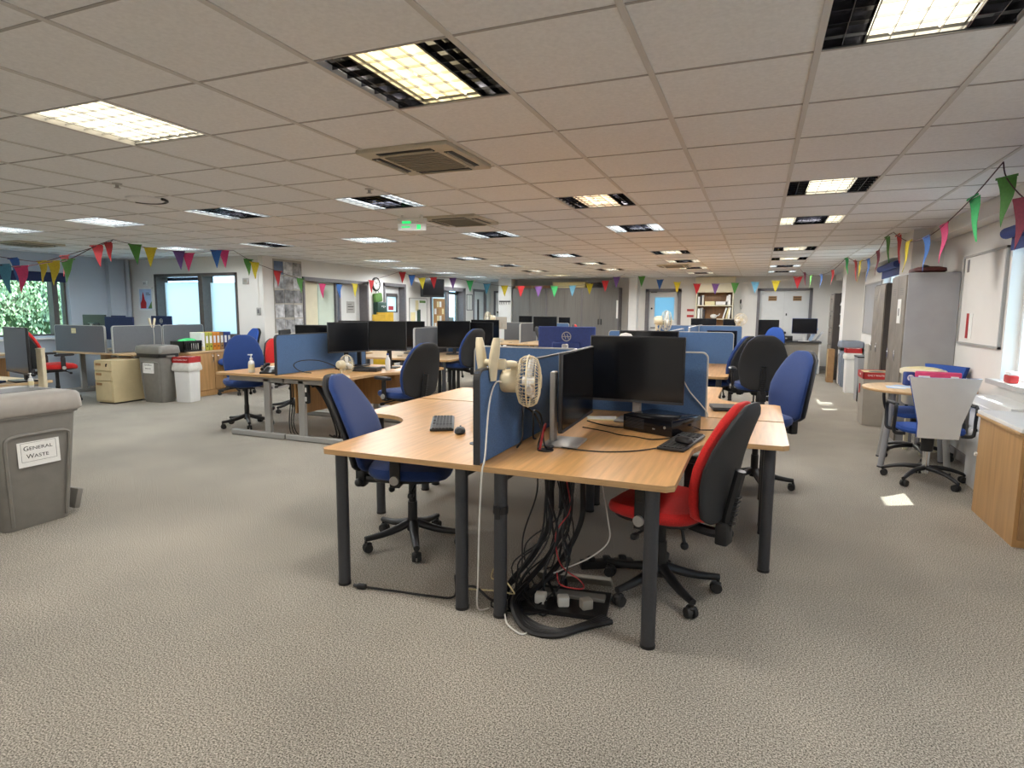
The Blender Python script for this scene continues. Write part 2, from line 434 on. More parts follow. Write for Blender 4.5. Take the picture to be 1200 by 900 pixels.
struct(G().span((1.59, 8.24, 0), (1.9, 8.85, CZ+.1)).build('wall_pillar_near', M['wall']))
struct(G().span((1.57, 13.7, 0), (1.9, 14.2, CZ+.1)).build('wall_pillar_far', M['wall']))
struct(G().span((XLL, 7.9, 0), (XLL+.10, 8.2, CZ+.1)).cyl((XLL+.06, 8.28, 0), (XLL+.06, 8.28, CZ), .05, n=14).build('wall_corner_boxing', M['wallblue']))
struct(G().span((1.75, YB, 2.235), (1.9, YF, CZ+.08)).build('trim_1', M['wall']))
struct(G().span((XL-.35, Y1+WT+.1, 2.66), (2.2, YF2+.5, 6.5)).build('wall_added_storey', M['brick']))  # unseen block, added to keep the sun off the frosted window
roof = struct(G().span((XLL-.6, YB-.5, 2.56), (2.70, Y1+WT, 2.66)).span((XL-.35, Y1+WT, 2.56), (2.70, YF2+.5, 2.66))
       .span((2.64, YB-.5, 2.44), (2.70, YF2+.5, 2.56)).build('roof', M['roofm']))  # overhang past the right wall: unseen eaves, added to trim the sun patch
# skirtings
g = G(); 
g.span((XL, Y1, 0), (XL+.014, 9.35, .09)); g.span((XL, 11.46, 0), (XL+.014, 12.06, .09)); g.span((XL, 13.02, 0), (XL+.014, 14.24, .09)); g.span((XL, 16.32, 0), (XL+.014, 16.86, .09))
struct(g.build('baseboard_left', M['skirt']))
struct(G().span((XLL+.23, Y1-.014, 0), (XL+.014, Y1, .09)).build('baseboard_side', M['skirt']))
struct(G().span((1.886, YB, 0), (1.9, 8.24, .09)).span((1.886, 8.85, 0), (1.9, 13.7, .09)).build('baseboard_right', M['skirt']))
struct(G().span((-6.7, YF-.014, 0), (-3.4, YF, .09)).span((-1.97, YF-.014, 0), (-.05, YF, .09)).span((1.25, YF-.014, 0), (1.9, YF, .09)).build('baseboard_far', M['skirt']))
# ------------------------------------------------------------------ ceiling grid
GX, GY = -.4478, 2.5989
LIGHTS = [  # cell column, cell row, style (C centre band lit, S side bands lit, A all lit), tint
 (1,-1,'C','neutral'),(1,4,'C','neutral'),(1,7,'S','neutral'),(1,12,'C','neutral'),(1,15,'C','neutral'),(1,18,'S','cool'),(1,21,'S','cool'),
 (-2,-1,'C','warm'),(-2,4,'C','peach'),(-2,7,'S','cool'),(-2,12,'C','neutral'),(-2,15,'S','neutral'),(-2,18,'S','neutral'),(-2,21,'S','neutral'),
 (-5,-1,'A','neutral'),(-5,3,'S','cool'),(-5,7,'S','cool'),(-5,12,'C','cool'),(-5,15,'C','neutral'),(-5,18,'C','neutral'),
 (-8,3,'S','cool'),(-8,7,'A','cool'),(-8,12,'C','cool'),(-8,15,'S','cool'),(-8,18,'C','neutral'),(-8,21,'A','warm'),
 (-11,3,'A','cool'),(-11,7,'S','cool'),(-11,12,'A','cool'),(-12,15,'A','cool'),(-12,18,'A','cool'),(-12,21,'A','cool'),
 (-14,3,'A','cool'),(-14,7,'A','cool'),(-17,3,'A','cool'),
 (1,-6,'C','neutral'),(-2,-6,'C','neutral'),(-5,-6,'C','neutral'),(-9,-4,'C','neutral'),(-13,-4,'C','neutral')]  # this row: unseen lights behind the camera, added for illumination
AC = [(-3, 1), (-5, 5), (-3, 17), (-17, 4)]
holes = {(a, b) for a, b, _, _ in LIGHTS}
g = G()
for i in range(-19, 4):
    for j in range(-10, 27):
        if (i, j) in holes: continue
        x0, x1, y0, y1 = GX+.6*i, GX+.6*(i+1), GY+.6*j, GY+.6*(j+1)
        x0, x1, y0, y1 = max(x0, XLL), min(x1, 1.8), max(y0, YB), min(y1, YF2)
        if x1 <= x0 or y1 <= y0: continue
        if y0 >= Y1+.2 and x1 <= XL-.2: continue
        g.add([(x0, y0, CZ), (x1, y0, CZ), (x1, y1, CZ), (x0, y1, CZ)], [(3, 2, 1, 0)])
ceil = struct(g.build('ceiling', M['tile']))
g = G(); g2 = G()
for i in range(-18, 4):
    x = GX+.6*i; yt = Y1 if x < XL else YF2
    g.span((x-.0125, YB, CZ-.005), (x+.0125, yt, CZ+.02))
for j in range(-9, 27):
    y = GY+.6*j; xl = XLL if y < Y1 else XL; xr = 1.75 if y < YF else -7.2
    if xr > xl: g2.span((xl, y-.006, CZ-.003), (xr, y+.006, CZ+.02))
struct(g.build('ceiling_runner', M['tbar'], ceil)); struct(g2.build('ceiling_cross_tee', M['tee'], ceil))
# ------------------------------------------------------------------ windows and doors
def window_bars(name, X, rects, m, parent=None):
    g = G()
    for a, b in rects: g.span(a, b, X)
    return g.build(name, m, parent)
# W1: local frame x along +x, y up, z towards the room (-y)
w1 = struct(bpy.data.objects.new('window_1', None)); COL.objects.link(w1)
X1 = wall_frame((-10.78, Y1, .95), (1, 0, 0), (0, 0, 1)); w, h = 2.09, 1.14
def on(X, m, name, parent, rects, label=None):
    g = G()
    for a, b in rects: g.span(a, b, X)
    return g.build(name, m, parent, label)
on(X1, M['frame'], 'window_frame', w1, [((0,-.03,-.24),(.06,h,.015)),((w-.05,-.03,-.24),(w,h,.015)),((0,h-.05,-.24),(w,h,.015)),((-.02,-.05,-.24),(w+.02,.03,.03)),((1.14,0,-.24),(1.25,h,.01))])
on(X1, M['frost'], 'frosted_pane', w1, [((.06,.03,-.17),(1.14,h-.15,-.165)),((1.25,.03,-.17),(w-.05,h-.17,-.165))])
on(X1, M['glass'], 'clear_pane', w1, [((.06,h-.145,-.17),(1.14,h-.05,-.165)),((1.25,h-.165,-.17),(w-.05,h-.05,-.165))])
on(X1, M['navy'], 'window_blind', w1, [((.10,h-.12,-.23),(1.12,h-.055,-.20))])
# W2: big window of the left bay, local x along +y, up, z into room (+x)
w2 = struct(bpy.data.objects.new('window_2', None)); COL.objects.link(w2)
X2 = wall_frame((XLL, 3.9, .95), (0, 1, 0), (0, 0, 1)); w, h = 3.32, 1.11
on(X2, M['frame'], 'window_frame', w2, [((0,-.03,-.2),(.06,h,-.1)),((w-.025,0,-.2),(w,h,-.1)),((0,h-.05,-.2),(w,h,-.1)),((0,-.03,-.2),(w,.03,-.1)),((3.07,0,-.2),(3.16,h,-.06)),((1.5,0,-.2),(1.57,h,-.1))])
on(X2, M['glass'], 'pane', w2, [((.06,.03,-.16),(3.07,h-.05,-.155)),((3.16,.03,-.16),(w-.025,h-.05,-.155))])
on(X2, M['navy'], 'window_blind', w2, [((-.03,h-.17,-.055),(3.28,h-.01,-.02))])
on(X2, M['white'], 'window_sill', w2, [((-.05,-.06,-.09),(w+.05,-.03,.08))])
# right windows: local x along -y (towards camera), z into room (-x)
for nm, (a, b, z0, z1), blind in (('window_3', OPR[1], .16), ('window_4', OPR[2], .17), ('window_added', OPR[0], .16)):  # last one is out of view, added to bring in daylight
    wo = struct(bpy.data.objects.new(nm, None)); COL.objects.link(wo)
    Xw = wall_frame((XR, b, z0), (0, -1, 0), (0, 0, 1)); w, h = b-a, z1-z0
    n = 5 if nm != 'window_4' else 2
    R = [((0,0,-.2),(.05,h,-.1)),((w-.05,0,-.2),(w,h,-.1)),((0,h-.05,-.2),(w,h,-.1)),((0,0,-.2),(w,.05,-.1))]
    R += [((w*k/n-.03,0,-.2),(w*k/n+.03,h,-.1)) for k in range(1, n)]
    on(Xw, M['white'], 'window_frame', wo, R)
    on(Xw, M['glass'], 'pane', wo, [((.05,.05,-.16),(w-.05,h-.05,-.155))])
    if nm != 'window_4':
        on(Xw, M['white'], 'window_sill', wo, [((-.06,-.02,-.1),(w+.05,.012,.075))])
        on(Xw, M['scredgel'], 'sill_edge', wo, [((-.06,-.024,.075),(w+.05,.014,.085))])
        on(Xw, M['navyb'], 'added_roller_blind', wo, [((.62,.02,-.09),(w,h-.1,-.085))])  # lowered out of view, added to limit where the sun falls
        gg = G(); gg.cyl((-.02,h-.02,.05),(w,h-.02,.05),.045,n=14,X=Xw); gg.span((.01,h-.16,.01),(w,h-.02,.02),Xw); gg.build('blind_roll', M['navyb'], wo)
    else:
        on(Xw, M['white'], 'window_sill', wo, [((-.03,-.03,-.1),(w+.03,.012,.05))])
        gg = G(); gg.cyl((-.02,h+.03,.06),(w,h+.03,.06),.05,n=14,X=Xw); gg.span((.0,h-.13,.02),(w,h+.03,.03),Xw); gg.build('blind_roll', M['navyb'], wo)
# left wall openings: local x along +y, z into room (+x)
def left_frame(a, b, top): return wall_frame((XL, a, 0), (0, 1, 0), (0, 0, 1))
d1 = struct(bpy.data.objects.new('door_1', None)); COL.objects.link(d1)
X = left_frame(*OPL[0][:2], 0); w, h = 2.11, 2.06
on(X, M['frameg'], 'door_frame', d1, [((0,0,-.25),(.05,h,.02)),((w-.06,0,-.25),(w,h,.02)),((0,h-.07,-.25),(w,h,.02)),((1.17,0,-.21),(1.22,h,-.14)),((1.28,0,-.21),(1.33,h,-.14))])
on(X, M['cream'], 'side_panel', d1, [((.05,0,-.21),(.665,h-.07,-.2))])
on(X, mat('door_pale_green', (.60,.68,.58), .4, noise=(5,.03,(1,1,1))), 'door_leaf', d1, [((.675,0,-.21),(1.165,h-.07,-.19))], 'pale green door leaf')
lf = on(X, M['doorw'], 'door_leaf', d1, [((1.335,0,-.21),(w-.06,h-.07,-.19))], 'white door leaf with a grey sign')
on(X, M['silver'], 'sign', lf, [((1.58,1.37,-.189),(1.86,1.62,-.185))]); on(X, M['ink'], 'lettering', lf, [((1.62,1.50,-.185),(1.82,1.515,-.184)),((1.62,1.44,-.185),(1.8,1.45,-.184)),((1.62,1.55,-.185),(1.75,1.56,-.184))])
g = G(); g.span((.10,.9,-.2),(.2,1.06,-.185),X); g.cyl((.15,1.0,-.185),(.15,1.0,-.13),.012,X=X); g.cyl((.15,1.0,-.13),(.27,1.0,-.13),.011,X=X); g.build('door_handle', M['chrome'], d1)
d2 = struct(bpy.data.objects.new('door_2', None)); COL.objects.link(d2)
X = left_frame(*OPL[1][:2], 0); w, h = .96, 2.07
on(X, M['frameg'], 'door_frame', d2, [((0,0,-.25),(.05,h,.02)),((w-.06,0,-.25),(w,h,.02)),((0,h-.07,-.25),(w,h,.02))])
lf = on(X, M['doorw'], 'door_leaf', d2, [((.05,0,-.20),(.34,h-.07,-.155)),((.82,0,-.20),(w-.06,h-.07,-.155)),((.34,0,-.2),(.82,1.38,-.155)),((.34,1.84,-.2),(.82,h-.07,-.155))])
on(X, M['frame'], 'vision_panel_frame', lf, [((.34,1.38,-.205),(.37,1.84,-.148)),((.79,1.38,-.205),(.82,1.84,-.148)),((.34,1.38,-.205),(.82,1.41,-.148)),((.34,1.76,-.205),(.82,1.84,-.148))])
on(X, M['frost'], 'vision_panel', lf, [((.37,1.41,-.18),(.79,1.76,-.175))]); on(X, M['cordr'], 'sticker', lf, [((.46,1.44,-.174),(.68,1.54,-.172))])
g = G(); g.cyl((.16,1.0,-.155),(.16,1.0,-.10),.012,X=X); g.cyl((.16,1.0,-.10),(.28,1.0,-.10),.011,X=X); g.build('door_handle', M['chrome'], d2)
wd = struct(bpy.data.objects.new('window_5', None)); COL.objects.link(wd)
X = left_frame(*OPL[2][:2], 0); w, h = 2.08, 2.10
on(X, M['frameg'], 'window_frame', wd, [((0,0,-.25),(.08,h,.02)),((w-.16,0,-.25),(w,h,.02)),((0,h-.1,-.25),(w,h,.02)),((1.09,0,-.20),(1.26,h,-.10)),((0,0,-.25),(w,.1,.02))])
on(X, M['frost'], 'pane', wd, [((.08,.1,-.16),(1.09,1.90,-.155))]); on(X, M['glass'], 'pane', wd, [((.08,1.90,-.16),(1.09,h-.1,-.155)),((1.26,.1,-.16),(w-.16,h-.1,-.155))])
on(X, M['silver'], 'inner_door', wd, [((1.28,.1,-.22),(1.36,h-.12,-.18)),((1.82,.1,-.22),(1.95,h-.12,-.18)),((1.28,1.9,-.22),(1.95,h-.12,-.18)),((1.28,.1,-.22),(1.7,1.25,-.18))])
d3 = struct(bpy.data.objects.new('door_3', None)); COL.objects.link(d3)
X = left_frame(*OPL[3][:2], 0); w, h = .96, 2.10
on(X, M['frameg'], 'door_frame', d3, [((0,0,-.25),(.06,h,.02)),((w-.07,0,-.25),(w,h,.02)),((0,h-.07,-.25),(w,h,.02))])
lf = on(X, M['white'], 'door_leaf', d3, [((.06,0,-.1),(.42,h-.07,-.06)),((.60,0,-.1),(w-.07,h-.07,-.06)),((.42,0,-.1),(.60,.75,-.06)),((.42,1.8,-.1),(.60,h-.07,-.06))])
on(X, M['screen'], 'vision_panel', lf, [((.42,.75,-.085),(.60,1.8,-.08))])
d4 = struct(bpy.data.objects.new('door_4', None)); COL.objects.link(d4)
X = wall_frame((-7.98, YF2, 0), (1, 0, 0), (0, 0, 1)); w, h = .78, 2.08
on(X, M['frameg'], 'door_frame', d4, [((0,0,0),(.06,h,.05)),((w-.06,0,0),(w,h,.05)),((0,h-.06,0),(w,h,.05))])
lf = on(X, M['white'], 'door_leaf', d4, [((.06,0,0),(.31,h-.06,.03)),((.67,0,0),(w-.06,h-.06,.03)),((.31,0,0),(.67,.72,.03)),((.31,1.88,0),(.67,h-.06,.03))])
on(X, M['frost'], 'glazed_panel', lf, [((.31,.72,.01),(.67,1.88,.015))]); g = G(); g.cyl((.14,1.4,.03),(.14,1.4,.06),.03,X=X); g.cyl((.14,1.0,.03),(.14,1.0,.08),.012,X=X); g.cyl((.14,1.0,.08),(.24,1.0,.08),.011,X=X); g.build('door_handle', M['black'], d4)
# far wall door with a bright pane; local x along +x, z to room (-y)
d5 = struct(bpy.data.objects.new('door_5', None)); COL.objects.link(d5)
X = wall_frame((-2.94, YF, 0), (1, 0, 0), (0, 0, 1)); w, h = .97, 2.07
on(X, M['frameg'], 'door_frame', d5, [((0,0,-.25),(.09,h,.02)),((w-.09,0,-.25),(w,h,.02)),((0,h-.08,-.25),(w,h,.02))])
lf = on(X, M['doorw'], 'door_leaf', d5, [((.09,0,-.15),(.24,h-.08,-.1)),((.77,0,-.15),(w-.09,h-.08,-.1)),((.24,0,-.15),(.77,1.22,-.1)),((.24,1.84,-.15),(.77,h-.08,-.1))])
on(X, M['frostd'], 'vision_panel', lf, [((.24,1.22,-.13),(.77,1.84,-.125))]); on(X, M['dgreen'], 'notice', lf, [((.32,1.08,-.1),(.72,1.2,-.095))])
g = G(); g.cyl((.165,1.53,-.1),(.165,1.53,-.06),.025,X=X); g.cyl((.165,1.0,-.1),(.165,1.0,-.04),.012,X=X); g.cyl((.165,1.0,-.04),(.3,1.0,-.04),.011,X=X); g.span((.13,1.97,-.1),(.3,1.99,-.07),X); g.build('door_handle', M['black'], d5)
d6 = struct(bpy.data.objects.new('door_6', None)); COL.objects.link(d6)
X = wall_frame((-.05, YF, 0), (1, 0, 0), (0, 0, 1)); w, h = 1.30, 2.06
on(X, M['frameg'], 'door_frame', d6, [((0,0,-.25),(.07,h,.02)),((w-.07,0,-.25),(w,h,.02)),((0,h-.06,-.25),(w,h,.02)),((.60,0,-.14),(.70,h,-.105))])
for k, (a, b) in enumerate(((.07, .648), (.652, w-.07))):
    lf = on(X, M['doorw'], 'door_leaf', d6, [((a,0,-.1),(b,h-.06,-.05))])
    on(X, M['kraft'], 'sign', lf, [((a+.2,1.74,-.05),(a+.4,1.86,-.046))]); on(X, M['ink'], 'lettering', lf, [((a+.22,1.82,-.046),(a+.38,1.835,-.045)),((a+.22,1.77,-.046),(a+.38,1.785,-.045))])
g = G(); g.cyl((.70,.92,-.05),(.70,.92,0),.035,X=X); g.cyl((.6,.84,-.05),(.6,.84,-.02),.03,X=X); g.cyl((.6,.84,-.02),(.6,.76,-.02),.012,X=X); g.span((.70,1.36,-.05),(.73,1.42,-.03),X); g.build('door_handle', M['black'], d6)
# ------------------------------------------------------------------ outdoors seen through the glass
struct(G().span((-40, -20, -.25), (30, 40, -.12)).build('ground', M['ground']))
rng = random.Random(3); g = G()
for k in range(22000):
    y = rng.uniform(1.5, 9.5); z = rng.uniform(0, 3.4); u = rng.gauss(0, .12)
    x = -14.3+.25*math.sin(y*2.1)+.18*math.sin(z*3+y)+u-.25*abs(z-1.6)*.4
    a, b = rng.uniform(0, 2*PI), rng.uniform(-.9, .9); s = rng.uniform(.03, .062)
    R = Matrix.Translation((x, y, z)) @ Matrix.Rotation(a, 4, 'Z') @ Matrix.Rotation(b, 4, 'X')
    g.add([(-s*.5,0,0),(0,0,-s),(s*.5,0,0),(0,0,s)], [(0,1,2,3)], R)
o = g.build('hedge', M['leaf']); tag(o, 'leafy green hedge outside the left bay window', 'hedge', kind='stuff')
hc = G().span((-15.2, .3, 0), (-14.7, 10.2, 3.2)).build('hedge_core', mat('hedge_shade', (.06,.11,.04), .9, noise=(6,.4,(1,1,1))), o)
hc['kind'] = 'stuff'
o = G().span((-13.5, 15.0, -.12), (-9.6, 15.6, 3.6)).span((-13.7, 14.9, 3.6), (-9.5, 15.8, 3.75)).build('outbuilding', M['brick'])
tag(o, 'brown brick outbuilding seen over the frosted window glass', 'building')
# ================================================================== ceiling fittings
def make_light(style, tint):
    t = thing('ceiling_light', 'x', 'ceiling light', group=None)
    s = .3; z = 0
    g = G()
    for a, b in (((-s,-s,0),(-s+.006,s,.1)), ((s-.006,-s,0),(s,s,.1)), ((-s,-s,0),(s,-s+.006,.1)), ((-s,s-.006,0),(s,s,.1)), ((-s,-s,.1),(s,s,.11))): g.span(a, b)
    g.build('housing', M['housing'], t)
    q = s/2 if style != 'A' else 0
    bands = [(-s+.01, -q-.004, style != 'C'), (-q+.004, q-.004, style == 'C'), (q+.004, s-.01, style != 'C')] if style != 'A' else [(-s+.01, -.004, True), (.004, s-.01, True)]
    for a, b, lit in bands:
        if lit:
            g = G().rbox(((a+b)/2, 0, .030), (b-a, 2*s-.02, .012), .004, 1); g.build('lit_reflector', M['glow_'+tint], t)
            gg = G(); n = 2 if b-a < .2 else 4
            for k in range(n//2): gg.cyl((a+(b-a)*(k+.5)/(n//2), -s+.02, .021), (a+(b-a)*(k+.5)/(n//2), s-.02, .021), .006, n=8)
            gg.build('tube', M['glow_cool' if tint == 'cool' else 'glow_neutral'], t)
        else:
            G().rbox(((a+b)/2, 0, .07), (b-a, 2*s-.02, .012), .004, 1).build('dark_reflector', M['dmirror'], t)
        g = G(); nx = 2 if b-a < .2 else 4; zt = .013 if lit else .03
        for k in range(nx+1): x = a+(b-a)*k/nx; g.span((x-.0012, -s+.008, .003), (x+.0012, s-.008, zt))
        for k in range(7): y = -s+.01+(2*s-.02)*k/6; g.span((a, y-.0012, .003), (b, y+.0012, zt))
        g.build('louvre', M['alu'] if lit else M['dmirror'], t)
    ld = bpy.data.lights.new('lamp', 'SPOT'); ld.energy = LAMP_W*4; ld.spot_size = math.radians(176); ld.spot_blend = .25; ld.shadow_soft_size = .18
    ld.color = {'warm': (1, .93, .84), 'peach': (1, .92, .84), 'neutral': (1, .96, .92), 'cool': (.95, .985, 1.0)}[tint]
    lo = bpy.data.objects.new('lamp', ld); COL.objects.link(lo); lo.parent = t; lo.location = (0, 0, -.01)
    return t
WORD = {'C': 'centre-lit', 'S': 'edge-lit', 'A': 'fully lit'}
ROWN = {-6: 'added unseen row at the rear', -4: 'added unseen row at the rear', -1: 'row nearest the viewer', 3: 'second row', 4: 'second row', 7: 'third row', 12: 'fourth row', 15: 'fifth row', 18: 'sixth row', 21: 'row nearest far wall'}
COLN = {1: 'right-hand line', -2: 'line over central desks', -5: 'line left of central desks', -8: 'line over left desks', -9: 'line over left desks', -11: 'line by left wall', -12: 'line by left wall', -13: 'line by left bay', -14: 'line by left bay', -17: 'line nearest left bay window'}
LP = {}
for (i, j, s, tn) in LIGHTS:
    p = LP.setdefault((s, tn), Proto(lambda s=s, tn=tn: make_light(s, tn)))
    p.put((GX+.6*i+.3, GY+.6*j+.3, CZ), 0, '%s ceiling light, %s, %s' % (WORD[s], COLN[i], ROWN[j]), 'recessed ceiling lights')
def make_ac():
    t = thing('air_conditioning_cassette', 'x', 'air conditioner'); t.scale = (.74, .74, 1)
    G().rbox((0, 0, -.012), (.84, .84, .03), .012).build('fascia', M['acw'], t)
    g = G()
    for k in range(9): g.span((-.24, -.24+.06*k-.004, -.036), (.24, -.24+.06*k+.004, -.028))
    g.span((-.25,-.25,-.031),(.25,.25,-.026)); g.build('grille', M['acg'], t)
    for k in range(4):
        R = Matrix.Rotation(k*PI/2, 4, 'Z')
        g = G().span((-.25, .30, -.031), (.25, .375, -.026), R); o = g.build('outlet', M['black'], t)
        g = G().span((-.245, .33, -.04), (.245, .337, -.026), R); g.build('vane', M['acw'], o)
    return t
ap = Proto(make_ac)
ap.put((-1.98, 3.45, CZ), 0, 'ivory ceiling air conditioning cassette nearest the viewer', 'ceiling cassettes')
ap.put((-2.95, 5.83, CZ), 0, 'ivory ceiling air conditioning cassette beside the green exit sign', 'ceiling cassettes')
ap.put((-1.64, 12.86, CZ), 0, 'ivory ceiling air conditioning cassette far off near the door with bright pane', 'ceiling cassettes')
ap.put((-9.96, 5.75, CZ), 0, 'ceiling air conditioning cassette over the left bay window desks', 'ceiling cassettes')
t = thing('ceiling_speaker', 'round ceiling fitting with half open black rim', 'ceiling fitting', (-4.98, 3.82, CZ))
G().lathe([(.15, 0), (.15, -.012), (.135, -.02), (.0, -.024)], 28).build('cover', M['tile'], t)
g = G(); 
pts = [(.165*math.cos(a), .165*math.sin(a), -.012) for a in [math.radians(10+i*10) for i in range(17)]]
g.tube(pts, .012, 6, False).build('rim', M['black'], t)
t = thing('exit_sign', 'slim hanging exit sign with glowing green lamp below the ceiling', 'exit sign', (-3.27, 5.4, CZ), math.radians(12))
G().span((-.11,-.015,-.03),(-.09,.015,0)).span((.09,-.015,-.03),(.11,.015,0)).rbox((0, 0, -.045), (.30, .05, .03), .008).build('sign_body', M['white'], t)
G().rbox((-.06, 0, -.072), (.09, .03, .024), .006).build('green_lamp', M['exitg'], t)
G().rbox((0, 0, -.118), (.30, .010, .07), .003).build('sign_panel', M['paper'], t)
G().span((-.11,-.0068,-.125),(-.02,-.0052,-.110)).build('arrow_symbol', M['exitg'], t); G().span((.05,-.0068,-.14),(.09,-.0052,-.095)).build('door_symbol', M['exitg'], t)
for k, (x, y, l) in enumerate(((-4.6, 3.3, 'small white sprinkler dot in the ceiling left of the nearest cassette'), (-2.9, 4.15, 'small sprinkler in the ceiling behind the nearest cassette'))):
    t = thing('sprinkler', l, 'sprinkler', (x, y, CZ)); G().lathe([(.035, 0), (.035, -.006), (.012, -.008), (.012, -.03), (.022, -.032), (.022, -.035)], 14).build('sprinkler_head', M['silver'], t)
# ================================================================== bunting
def bunting(name_label, pts, flags, cord='cordd', r=.004):
    """pts: cord path; flags: (top centre, colour, direction angle, width, height)"""
    t = thing('bunting', name_label, 'bunting', pts[0])
    o = Vector(pts[0])
    G().tube([Vector(p)-o for p in pts], r, 5).build('cord', M[cord], t)
    rg = random.Random(len(pts)*7+len(flags))
    for (p, c, a, w, hh) in flags:
        q = Vector(p)-o; d = Vector((math.cos(a), math.sin(a), 0)); nrm = Vector((-d.y, d.x, 0)); sw = rg.uniform(-.03, .03)
        g = G(); L = []; n = 5
        for k in range(n+1):
            f = k/n; ww = w*(1-f)/2+.002
            b = nrm*(sw*math.sin(f*2.2)+.012*math.sin(f*5+sw*60))
            L.append((q-d*ww+b+Vector((sw*.6*f*abs(d.y), sw*.6*f*abs(d.x), -hh*f)), q+d*ww+b*1.3+Vector((sw*.6*f*abs(d.y), sw*.6*f*abs(d.x), -hh*f))))
        vs = []; fs = []
        for s_ in (-1, 1):
            for l_, r_ in L: vs += [l_+nrm*.0007*s_, r_+nrm*.0007*s_]
        m_ = 2*(n+1)
        for k in range(n):
            fs.append((2*k, 2*k+1, 2*k+3, 2*k+2)); fs.append((m_+2*k+2, m_+2*k+3, m_+2*k+1, m_+2*k))
            fs.append((2*k, 2*k+2, m_+2*k+2, m_+2*k)); fs.append((2*k+3, 2*k+1, m_+2*k+1, m_+2*k+3))
        g.add(vs, fs, None, True); g.box(tuple(q+Vector((0,0,.004))), (w+.02, .005, .014), a)
        g.build('flag', M['flag_'+c], t)
    return t
def ang(a, b): return math.atan2(b[1]-a[1], b[0]-a[0])
P1 = (-8.24, 5.8, CZ-.01)
def chain(label, A, B, fl, w=.17, h=.25, cord='cordd', extra=0, r=.004):
    a = ang(A, B); pts = [A]+[(x, y, z) for (c, x, y, z) in fl]+[B]
    bunting(label, pts, [((x, y, z), c, a+extra, w, h) for (c, x, y, z) in fl], cord, r)
chain('dark bunting cord at far left with red, green, yellow, pink and teal flags', P1, (-6.45, 3.4, 1.83), [('red',-7.87,5.31,2.22),('green',-7.38,4.65,1.98),('yellow',-7.15,4.34,1.93),('pink',-6.75,3.8,1.83),('teal',-6.53,3.52,1.82)], .23, .26, extra=.9, r=.0055)
chain('fainter bunting cord behind the far-left one with red, yellow and blue flags', P1, (-6.9, 3.55, 1.94), [('red',-8.15,5.65,2.30),('red',-7.62,4.76,2.04),('yellow',-7.39,4.37,1.94),('blue',-7.14,3.95,1.93)], .20, .24, extra=.9, r=.0045)
chain('bunting over the left frosted window with green, purple and blue flag pairs', P1, (-7.86, 7.51, CZ-.01), [('green',-8.18,6.07,2.32),('yellow',-8.10,6.24,2.29),('purple',-8.05,6.66,2.28),('pink',-8.0,6.78,2.26),('blue',-7.92,7.22,2.34),('pink',-7.89,7.34,2.35)], .15, .27, extra=-.45)
chain('bunting sagging across the photo collage and glazed doors on left wall', (-7.86, 7.51, CZ-.01), (-8.0, 12.68, CZ-.01), [('green',-7.87,7.82,2.25),('yellow',-7.88,7.95,2.21),('red',-7.89,8.5,2.1),('green',-7.9,9.08,2.0),('pink',-7.92,9.7,1.93),('blue',-7.93,10.24,1.94),('yellow',-7.95,10.77,1.98),('red',-7.96,11.38,2.08)], .19, .27)
chain('bunting running from the left wall past the wall television to the grey cupboards', (-8.0, 12.68, CZ-.01), (-3.10, 15.15, CZ-.01), [('red',-7.98,12.70,2.34),('blue',-7.79,12.82,2.27),('yellow',-7.59,12.94,2.21),('red',-7.35,13.08,2.23),('purple',-6.95,13.32,2.22),('mint',-6.59,13.53,2.16),('teal',-6.22,13.74,2.09),('olive',-5.85,13.96,2.05),('red',-5.49,14.17,2.04),('purple',-5.11,14.39,2.04),('mint',-4.76,14.6,2.05),('sky',-4.36,14.83,2.07),('olive',-3.98,15.05,2.12),('red',-3.58,15.05,2.19),('purple',-3.30,15.06,2.28)], .17, .26, 'cordd', -.25)
chain('bunting across the far wall in front of the bookshelf and double door', (-3.10, 15.15, CZ-.01), (.79, 14.63, CZ-.01), [('green',-2.72,15.25,2.3),('blue',-2.29,15.41,2.22),('yellow',-1.87,15.3,2.15),('red',-1.39,15.18,2.1),('purple',-.96,15.07,2.09),('green',-.53,14.96,2.1),('sky',-.1,14.85,2.11),('yellow',.32,14.75,2.13),('red',.75,14.64,2.2)], .17, .25, 'cordw')
chain('farthest bunting stretch along the right wall over the filing cabinet', (.79, 14.63, CZ-.01), (1.36, 11.81, CZ-.01), [('maroon',.85,14.36,2.27),('green',.96,13.81,2.18),('blue',1.08,13.21,2.16),('red',1.21,12.56,2.2),('mint',1.34,11.93,2.36)], .15, .26, 'cordd')
chain('bunting along the right wall by the whiteboard beyond the lockers', (1.36, 11.81, CZ-.01), (1.41, 8.34, CZ-.01), [('red',1.37,11.08,2.25),('yellow',1.38,10.44,2.2),('blue',1.39,9.91,2.18),('maroon',1.4,9.23,2.23),('green',1.4,8.7,2.35)], .22, .31, 'cordd')
chain('bunting on red and white cord along the right wall above grey cupboard', (1.41, 8.34, CZ-.01), (1.37, 4.78, CZ-.01), [('red',1.41,8.1,2.3),('yellow',1.4,7.42,2.16),('blue',1.39,6.68,2.12),('pink',1.38,6.07,2.15),('mint',1.38,5.38,2.25)], .24, .31, 'cordd')
chain('maroon ribbon bunting hanging down at the right edge beside the window', (1.37, 4.78, CZ-.01), (1.50, 4.15, 1.86), [('green',1.38,4.73,2.26),('maroon',1.42,4.54,2.10)], .13, .30, 'cordd', .3)
# ================================================================== wall things
def flatbox(name, label, cat, X, w, h, d, m, group=None):
    t = thing(name, label, cat, group=group); t.matrix_world = X
    return t
